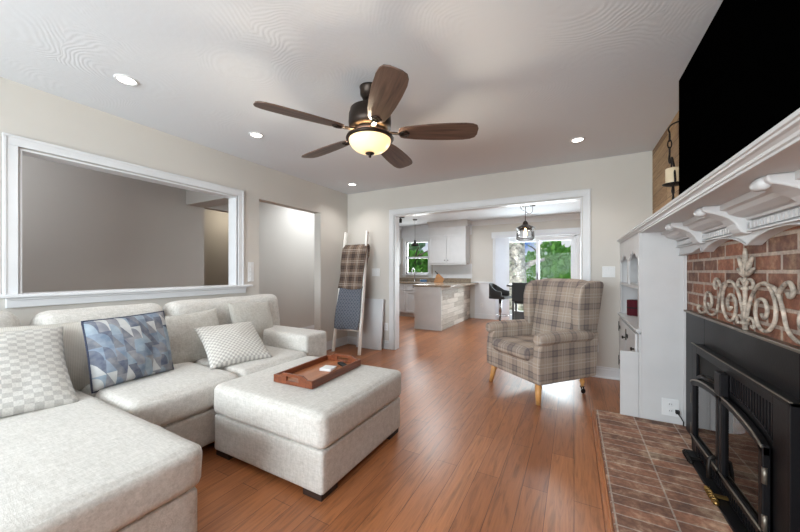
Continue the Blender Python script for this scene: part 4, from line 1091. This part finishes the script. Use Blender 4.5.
MB().lathe([(.0, -.012), (.04, -.01), (.064, .0), (.066, .006), (.06, .006), (.0, .001)], (0, 0, 0), 28).build('dish', 'iron', sc)
MB().tube([(0, 0, -.012), (0, .004, -.05), (0, -.006, -.08), (0, .0, -.12)], [.008, .012, .006, .01], 8).build('drop', 'iron', sc)
cd = thing('pillar_candle', 'cream pillar candle standing in the iron wall sconce', 'candle', (.66, 3.12, 1.8425))
MB().lathe([(.0, 0), (.045, 0), (.046, .004), (.046, .116), (.042, .12), (.03, .114), (0, .112)], (0, 0, 0), 28).build('wax', 'wax', cd)
MB().tube([(0, 0, .112), (.002, 0, .125)], .0015, 6).build('wick', 'dark_slot', cd)

# ============================================================ KITCHEN AND DINING AREA
def shaker(m, axis, wp, a, b, z0, z1, sgn=-1, fr=.055):
    def bb(p0, p1, q0, q1, t0, t1):
        if axis == 0: m.box(p0, p1, wp + sgn * t0, wp + sgn * t1, q0, q1)
        else: m.box(wp + sgn * t0, wp + sgn * t1, p0, p1, q0, q1)
    bb(a, a + fr, z0, z1, 0, .02); bb(b - fr, b, z0, z1, 0, .02); bb(a + fr, b - fr, z0, z0 + fr, 0, .02); bb(a + fr, b - fr, z1 - fr, z1, 0, .02); bb(a + fr, b - fr, z0 + fr, z1 - fr, 0, .008)
    return m
def knob(par, x, y, z): return MB().lathe([(.005, 0), (.005, .012), (.013, .018), (.012, .026), (0, .028)], (x, y, z), 12, Matrix.Rotation(R(90), 4, 'X')).build('knob', 'iron', par)
# base cabinets along the window wall, fronts at y=7.36
bc = thing('base_cabinet', 'white shaker base cabinets under the kitchen window', 'cabinet')
m = MB(); m.box(-4.88, -2.95, 7.38, KY - .001, .09, .865); m.box(-4.88, -2.95, 7.44, KY - .001, 0, .09); m.build('body', 'white', bc, .002)
xs = [-4.86, -4.36, -3.86, -3.36, -2.97]
for q in range(4):
    a, b = xs[q] + .006, xs[q + 1] - .006
    dd = shaker(MB(), 0, 7.38, a, b, .11, .67).build('door', 'white', bc, .002); knob(dd, b - .04 if q % 2 == 0 else a + .04, 7.36, .62)
    dd = shaker(MB(), 0, 7.38, a, b, .69, .845, fr=.03).build('drawer', 'white', bc, .002); knob(dd, (a + b) / 2, 7.36, .77)
# peninsula
pn = thing('kitchen_peninsula', 'white kitchen peninsula clad with whitewashed planks on its dining side', 'kitchen peninsula')
m = MB(); m.box(-2.89, -2.335, 5.97, KY - .001, .06, .865); m.box(-2.83, -2.335, 6.0, KY - .001, 0, .06); m.build('body', 'white', pn, .002)
MB().box(-2.3349, -2.312, 5.955, KY - .036, 0, .865).build('plank_cladding', 'greyplank', pn, .002)
m = MB(); m.box(-2.895, -2.31, 5.952, 5.9695, 0, .865); m.box(-2.9, -2.305, 5.944, 5.9519, 0, .03); m.build('end_panel', 'white', pn, .002)
ct = MB(); ct.prism([(-4.88, KY - .002), (-4.88, 7.34), (-2.93, 7.34), (-2.93, 5.93), (-2.30, 5.93), (-2.14, 6.02), (-2.10, 6.2), (-2.10, KY - .002)], 2, .8655, .905)
ct = ct.build('granite_worktop', 'granite', None, .006); tag(ct, 'brown speckled granite worktop running along the window wall and over the peninsula', 'worktop')
MB().box(-4.88, -2.30, KY - .022, KY - .0025, .9055, 1.0).build('backsplash', 'granite', ct, .003)
sk_ = thing('kitchen_faucet', 'tall chrome gooseneck faucet in front of the kitchen window', 'faucet', (-3.82, 7.86, .9055))
MB().lathe([(.025, 0), (.025, .01), (.016, .02), (.016, .08)], (0, 0, 0), 16).build('base', 'chrome', sk_)
MB().tube(smooth_curve([(0, 0, .06), (0, 0, .26), (0, -.05, .34), (0, -.13, .34), (0, -.17, .27), (0, -.17, .22)], 6), .011, 10).build('spout', 'chrome', sk_)
MB().tube([(.02, 0, .06), (.07, -.02, .1)], .006, 8).build('handle', 'chrome', sk_)
kb = thing('knife_block', 'wooden knife block with black handled knives on the granite worktop', 'knife block', (-2.98, 7.45, .9055), R(20))
tl = Matrix.Rotation(R(-25), 4, 'Y')
m = MB(); m.prism([(-.10, 0), (.12, 0), (.16, .09), (.02, .22), (-.03, .19)], 1, -.05, .05); m.build('block', 'leatherbrown', kb, .004)
for (i, j) in ((0, 0), (0, 1), (1, 0), (1, 1), (2, 0), (2, 1)):
    b0 = Vector((.0 + i * .045, -.025 + j * .05, .195 - i * .035)); MB().bar(b0, b0 + Vector((-.065, 0, .085)), .018, .024, (0, 1, 0)).build('knife', 'black_plastic', kb, .003)
pt = thing('paper_towel_roll', 'white paper towel roll standing on the worktop left of the window', 'paper towel', (-4.36, 7.62, .9055))
MB().lathe([(.07, 0), (.07, .012)], (0, 0, 0), 24).build('stand', 'chrome', pt); MB().lathe([(.055, .0125), (.056, .02), (.056, .26), (.055, .265)], (0, 0, 0), 28).build('paper', 'plastic', pt)
sb = thing('dish_sponge_tray', 'small blue dish tray beside the kitchen sink', 'dish tray', (-3.52, 7.78, .9055))
MB().lathe([(.09, 0), (.1, .05), (.095, .055), (.085, .01)], (0, 0, 0), 20, caps=False).build('tray', plain('blue_plastic', (70, 110, 150), .4), sb); MB().box(-.05, .05, -.03, .03, .011, .04).build('sponge', plain('teal_sponge', (60, 140, 150), .9), sb, .004)
# upper cabinets
def upper(name, x0, x1, label, n=2):
    u = thing(name, label, 'cabinet', (0, 0, 0))
    m = MB(); m.box(x0, x1, 7.67, KY - .001, 1.375, 2.1); m.build('body', 'white', u, .002)
    m = MB(); m.box(x0, x1, 7.66, KY - .001, 2.1, HC - .001); m.prism([(7.66, 2.30), (7.645, 2.305), (7.63, 2.34), (7.58, 2.41), (7.575, HC - .001), (7.66, HC - .001)], 0, x0, x1 + .06); m.box(x1, x1 + .06, 7.66, KY - .101, 2.34, HC - .001); m.build('soffit', 'white', u, .002)
    BX('light_rail', 'white', u, x0, x1, 7.665, 7.70, 1.345, 1.3749)
    w_ = (x1 - x0) / n
    for q in range(n):
        a, b = x0 + w_ * q + .006, x0 + w_ * (q + 1) - .006
        dd = shaker(MB(), 0, 7.67, a, b, 1.39, 2.085, fr=.06).build('door', 'white', u, .002); knob(dd, b - .035 if q % 2 == 0 else a + .035, 7.65, 1.46)
    return u
upper('wall_cabinet', -3.32, -2.33, 'white two-door wall cabinet right of the kitchen window')
upper('wall_cabinet', -4.88, -4.30, 'white wall cabinet at the left edge of the wide opening, left of the kitchen window', 1)
hd = thing('undercabinet_radio', 'small grey box hanging below the left kitchen wall cabinet', 'radio', (-4.42, 7.8, 1.22))
MB().box(-.14, .12, -.09, .09, 0, .12).build('case', plain('grey_plastic', (120, 122, 126), .5), hd, .01)
# beadboard panel between the wall cabinet and the worktop
m = MB(); m.box(-3.34, -2.27, KY - .012, KY, 1.001, 1.374); x = -3.3
struct(m.build('trim_9', 'trim', bevel=.002))
m = MB(); m.box(-4.88, -2.27, KY - .013, KY, 2.111, HC); struct(m.build('trim_10', 'trim'))

def pendant_small():
    p = thing('pendant_light', 'small black metal pendant lamp hanging in front of the kitchen window', 'pendant lamp', (-3.39, 7.0, 0), 0)
    MB().lathe([(.05, HC - .02), (.055, HC - .001)], (0, 0, 0), 20).build('canopy', 'iron', p)
    MB().tube([(0, 0, 1.93), (0, 0, HC - .02)], .004, 8).build('cord', 'iron', p)
    MB().lathe([(.10, 1.80), (.095, 1.825), (.06, 1.86), (.025, 1.88), (.022, 1.93), (.01, 1.94)], (0, 0, 0), 28, caps=False).build('shade', 'iron', p, solid=.003)
    MB().lathe([(0, 1.805), (.02, 1.815), (.025, 1.84), (.015, 1.87)], (0, 0, 0), 14).build('bulb', 'bulb', p)
pendant_small()
pl = thing('pendant_light', 'clear glass pendant lamp with dark metal top hanging over the dining table', 'pendant lamp', (-.815, 6.5, 0))
MB().lathe([(.06, HC - .03), (.065, HC - .001)], (0, 0, 0), 24).build('canopy', 'bronze', pl)
MB().tube([(0, 0, 2.14), (0, 0, HC - .03)], .006, 8).build('stem', 'bronze', pl)
MB().lathe([(.175, 2.0), (.17, 2.012), (.09, 2.05), (.05, 2.075), (.045, 2.11), (.02, 2.14), (.006, 2.15)], (0, 0, 0), 32, caps=False).build('cap', 'bronze', pl, solid=.003)
MB().lathe([(.14, 1.999), (.155, 1.93), (.162, 1.84), (.165, 1.775)], (0, 0, 0), 32, caps=False).build('glass_shade', 'jarglass', pl, solid=.003)
MB().lathe([(0, 1.85), (.02, 1.86), (.03, 1.89), (.026, 1.93), (.014, 1.96), (.014, 2.0)], (0, 0, 0), 16).build('bulb', 'bulb', pl)
m = MB(); m.tube(smooth_curve([(0, 0, 2.33), (.06, 0, 2.27), (.12, 0, 2.30), (.13, 0, 2.37), (.12, 0, 2.41)], 6), .005, 6); m.tube(smooth_curve([(-.01, 0, 2.33), (-.06, 0, 2.36), (-.09, 0, 2.43)], 5), .005, 6); m.lathe([(.03, 2.405), (.05, 2.41), (.05, 2.43)], (.13, 0, 0), 16); m.build('swag_hook', 'bronze', pl)
light('pendant_bulb', 'POINT', (-.815, 6.5, 1.82), (0, 0, 0), 3, (1, .85, .65), shadow_soft_size=.03)
sp = thing('track_spotlight', 'small black spotlight on the kitchen ceiling at the left of the wide opening', 'spotlight', (-3.55, 6.55, HC))
MB().box(-.16, .1, -.02, .02, -.02, -.0005).build('track', 'iron', sp, .003); MB().lathe([(.035, -.13), (.035, -.05), (.02, -.035), (.008, -.02)], (0, 0, 0), 18).build('lamp_head', 'iron', sp)

# vertical blinds gathered at the left of the sliding door
vb = thing('vertical_blind', 'white vertical blind stacked open at the left of the sliding door', 'blind')
BX('head_rail', 'blind', vb, gx0 - .06, gx1 + .06, KY - .10, KY - .036, gz1 - .0, gz1 + .06)
for q in range(8):
    x = gx0 - .02 + q * .036; mt = Matrix.Translation((x, KY - .075, 0)) @ Matrix.Rotation(R(38), 4, 'Z')
    MB().box(-.042, .042, -.0015, .0015, .04, gz1 - .001, mt).build('slat', 'blind', vb)

# dining set
tb = thing('dining_table', 'dark round pedestal table behind the black chairs in the dining area', 'table', (-.80, 7.35, 0))
MB().lathe([(.5, .855), (.505, .86), (.505, .89), (.5, .895)], (0, 0, 0), 40).build('tabletop', 'tablewood', tb)
MB().lathe([(.05, .03), (.035, .1), (.035, .8), (.09, .854)], (0, 0, 0), 20).build('pedestal', 'tablewood', tb)
MB().lathe([(.25, 0), (.25, .02), (.06, .035)], (0, 0, 0), 28).build('base', 'tablewood', tb)
def stool(x, y, rz, label, first=None):
    if first: return dup(first, (x, y, 0), rz, label)
    s = thing('bar_stool', label, 'bar stool', (x, y, 0), rz, 'black bar stools at the dining table')
    # low wrap-around shell: front = local -y
    MB().box(-.19, .19, -.18, .17, .60, .66).build('seat', 'black_plastic', s, .02, 3)
    m = MB(); n = 14
    inner = []; outer = []
    for q in range(n + 1):
        a = PI * q / n; inner.append((.17 * math.cos(a), .0 + .20 * math.sin(a))); outer.append((.205 * math.cos(a), .0 + .235 * math.sin(a)))
    inner = [(.17, -.12)] + inner + [(-.17, -.12)]; outer = [(.205, -.12)] + outer + [(-.205, -.12)]
    N_ = len(inner); vs = []
    for (ip, op, q) in zip(inner, outer, range(N_)):
        h = .76 + .17 * math.sin(PI * q / (N_ - 1)) ** 1.3
        vs += [(ip[0], ip[1], .62), (op[0], op[1], .62), (op[0], op[1], h), (ip[0], ip[1], h)]
    fs = []
    for q in range(N_ - 1):
        for k in range(4): fs.append((q * 4 + k, q * 4 + (k + 1) % 4, (q + 1) * 4 + (k + 1) % 4, (q + 1) * 4 + k))
    fs += [(0, 1, 2, 3), tuple((N_ - 1) * 4 + k for k in (3, 2, 1, 0))]
    m.add(vs, fs, False); m.build('backrest', 'black_plastic', s, .008, 2, smooth=True)
    MB().lathe([(.02, .02), (.02, .3), (.03, .31), (.03, .6)], (0, 0, 0), 16).build('column', 'chrome', s)
    MB().lathe([(.2, 0), (.2, .012), (.04, .03)], (0, 0, 0), 28).build('base_plate', 'chrome', s)
    MB().tube([(.12 * math.cos(k * PI / 10), -.05 + .12 * math.sin(k * PI / 10), .25) for k in range(20)], .008, 6, True).build('footrest', 'chrome', s)
    return s
stool(-1.38, 7.0, R(75), 'black bucket bar stool with chrome column at the left of the dining table')
dc = thing('dining_chair', 'black high-backed chair with straight legs right behind the armchair', 'chair', (-.86, 6.62, 0), R(180))
BX('seat', 'black_plastic', dc, -.19, .19, -.2, .17, .56, .62, .012)
BX('backrest', 'black_plastic', dc, -.19, .19, .17, .21, .60, .965, .012)
for sx in (-1, 1):
    BX('leg', 'tablewood', dc, sx * .185, sx * .145, .165, .205, 0, .5995, .003); BX('leg', 'tablewood', dc, sx * .185, sx * .145, -.195, -.155, 0, .5595, .003)
BX('stretcher', 'tablewood', dc, -.1445, .1445, .17, .2, .26, .42, .003); BX('stretcher', 'tablewood', dc, -.1445, .1445, -.19, -.165, .2, .235, .003)

# ============================================================ OUTSIDE
gr = MB(); n = 40
gr.box(-30, 30, KY + T, 60, -.25, -.12); gr.box(-30, 30, -30, YF - .1, -.25, -.12)
struct(gr.build('floor_lawn', 'grass'))
pa = MB(); pa.box(-3, 3, KY + T + .01, 10.6, -.119, -.04); struct(pa.build('floor_patio', plain('patio_concrete', (200, 194, 184), .85, var=.08, bmp=.3)))
def tree(x, y, h, cr_, label, seed, leaf='leaf', trunk=.18, nleaf=2600, zc=None, bark='bark', ls=.11, name='garden_tree', cat='tree', squash=1.0):
    rnd = random.Random(seed)
    t = thing(name, label, cat, (x, y, -.12))
    top = h * .75
    m = MB(); m.tube(smooth_curve([(0, 0, -.02), (rnd.uniform(-.1, .1), 0, top * .4), (rnd.uniform(-.2, .2), .05, top)], 5), [trunk * (1 - .6 * q / 10) for q in range(11)], 12)
    for k in range(9):
        a = rnd.uniform(0, 2 * PI); z0 = top * rnd.uniform(.3, .95); L = cr_ * rnd.uniform(.5, .9)
        m.tube(smooth_curve([(0, 0, z0), (math.cos(a) * L * .5, math.sin(a) * L * .5, z0 + L * .35), (math.cos(a) * L, math.sin(a) * L, z0 + L * .5)], 4), [trunk * .35 * (1 - .08 * q) for q in range(9)], 7)
    m.build('trunk', bark, t)
    blobs = [(rnd.uniform(-1, 1) * cr_ * .6, rnd.uniform(-1, 1) * cr_ * .6, (zc or h * .62) + rnd.uniform(-1, 1) * h * .3 * squash, cr_ * rnd.uniform(.3, .55)) for _ in range(22)]
    m = MB()
    for q in range(nleaf):
        bx_, by_, bz_, br_ = blobs[q % len(blobs)]
        d_ = Vector((rnd.gauss(0, 1), rnd.gauss(0, 1), rnd.gauss(0, 1))).normalized() * br_ * (rnd.random() ** .4)
        c = Vector((bx_, by_, max(.15, bz_ + d_.z))) + Vector((d_.x, d_.y, 0)); s = ls * rnd.uniform(.6, 1.3)
        e = Euler((rnd.uniform(0, PI), rnd.uniform(0, PI), rnd.uniform(0, PI))).to_matrix()
        P = [c + e @ Vector(p) for p in ((-s, 0, 0), (-s * .3, -s * .45, .02), (s * .5, -s * .35, 0), (s, 0, -.02), (s * .5, s * .35, 0), (-s * .3, s * .45, .02))]
        m.add(P, [(0, 1, 2, 3, 4, 5)])
    tag(m.build('foliage', leaf, t), kind='stuff')
    return t
tree(-1.62, 11.2, 5.5, 1.0, 'broad pale mottled tree trunk seen through the left pane of the sliding door', 3, 'leafpale', .38, 900, 2.0, 'palebark', .05, squash=.9)
tree(.15, 17.5, 3.2, 1.25, 'green leafy tree centred in the right pane of the sliding door', 5, 'leaf', .12, 6500, 1.25, ls=.19, squash=.8)
tree(3.2, 20.5, 3.9, 1.4, 'tall green tree at the right side of the sliding door view', 8, 'leaf', .16, 6500, 1.8, ls=.22)
tree(-2.2, 23.5, 4.3, 1.6, 'green tree farther back between the two sliding door panes', 11, 'leaf', .15, 6500, 1.5, ls=.22)
tree(-7.0, 14.5, 2.9, 1.3, 'bright green tree filling the lower kitchen window', 15, 'leaf', .15, 6500, 1.05, ls=.15)
tree(-11.6, 21.5, 6.0, 2.2, 'tall pale green tree behind the kitchen window tree', 18, 'leafpale', .2, 6500, 3.4, ls=.24)
tree(-6.3, 22.5, 5.0, 2.0, 'green tree right of the kitchen window view', 21, 'leaf', .2, 3000, 2.6, ls=.16)
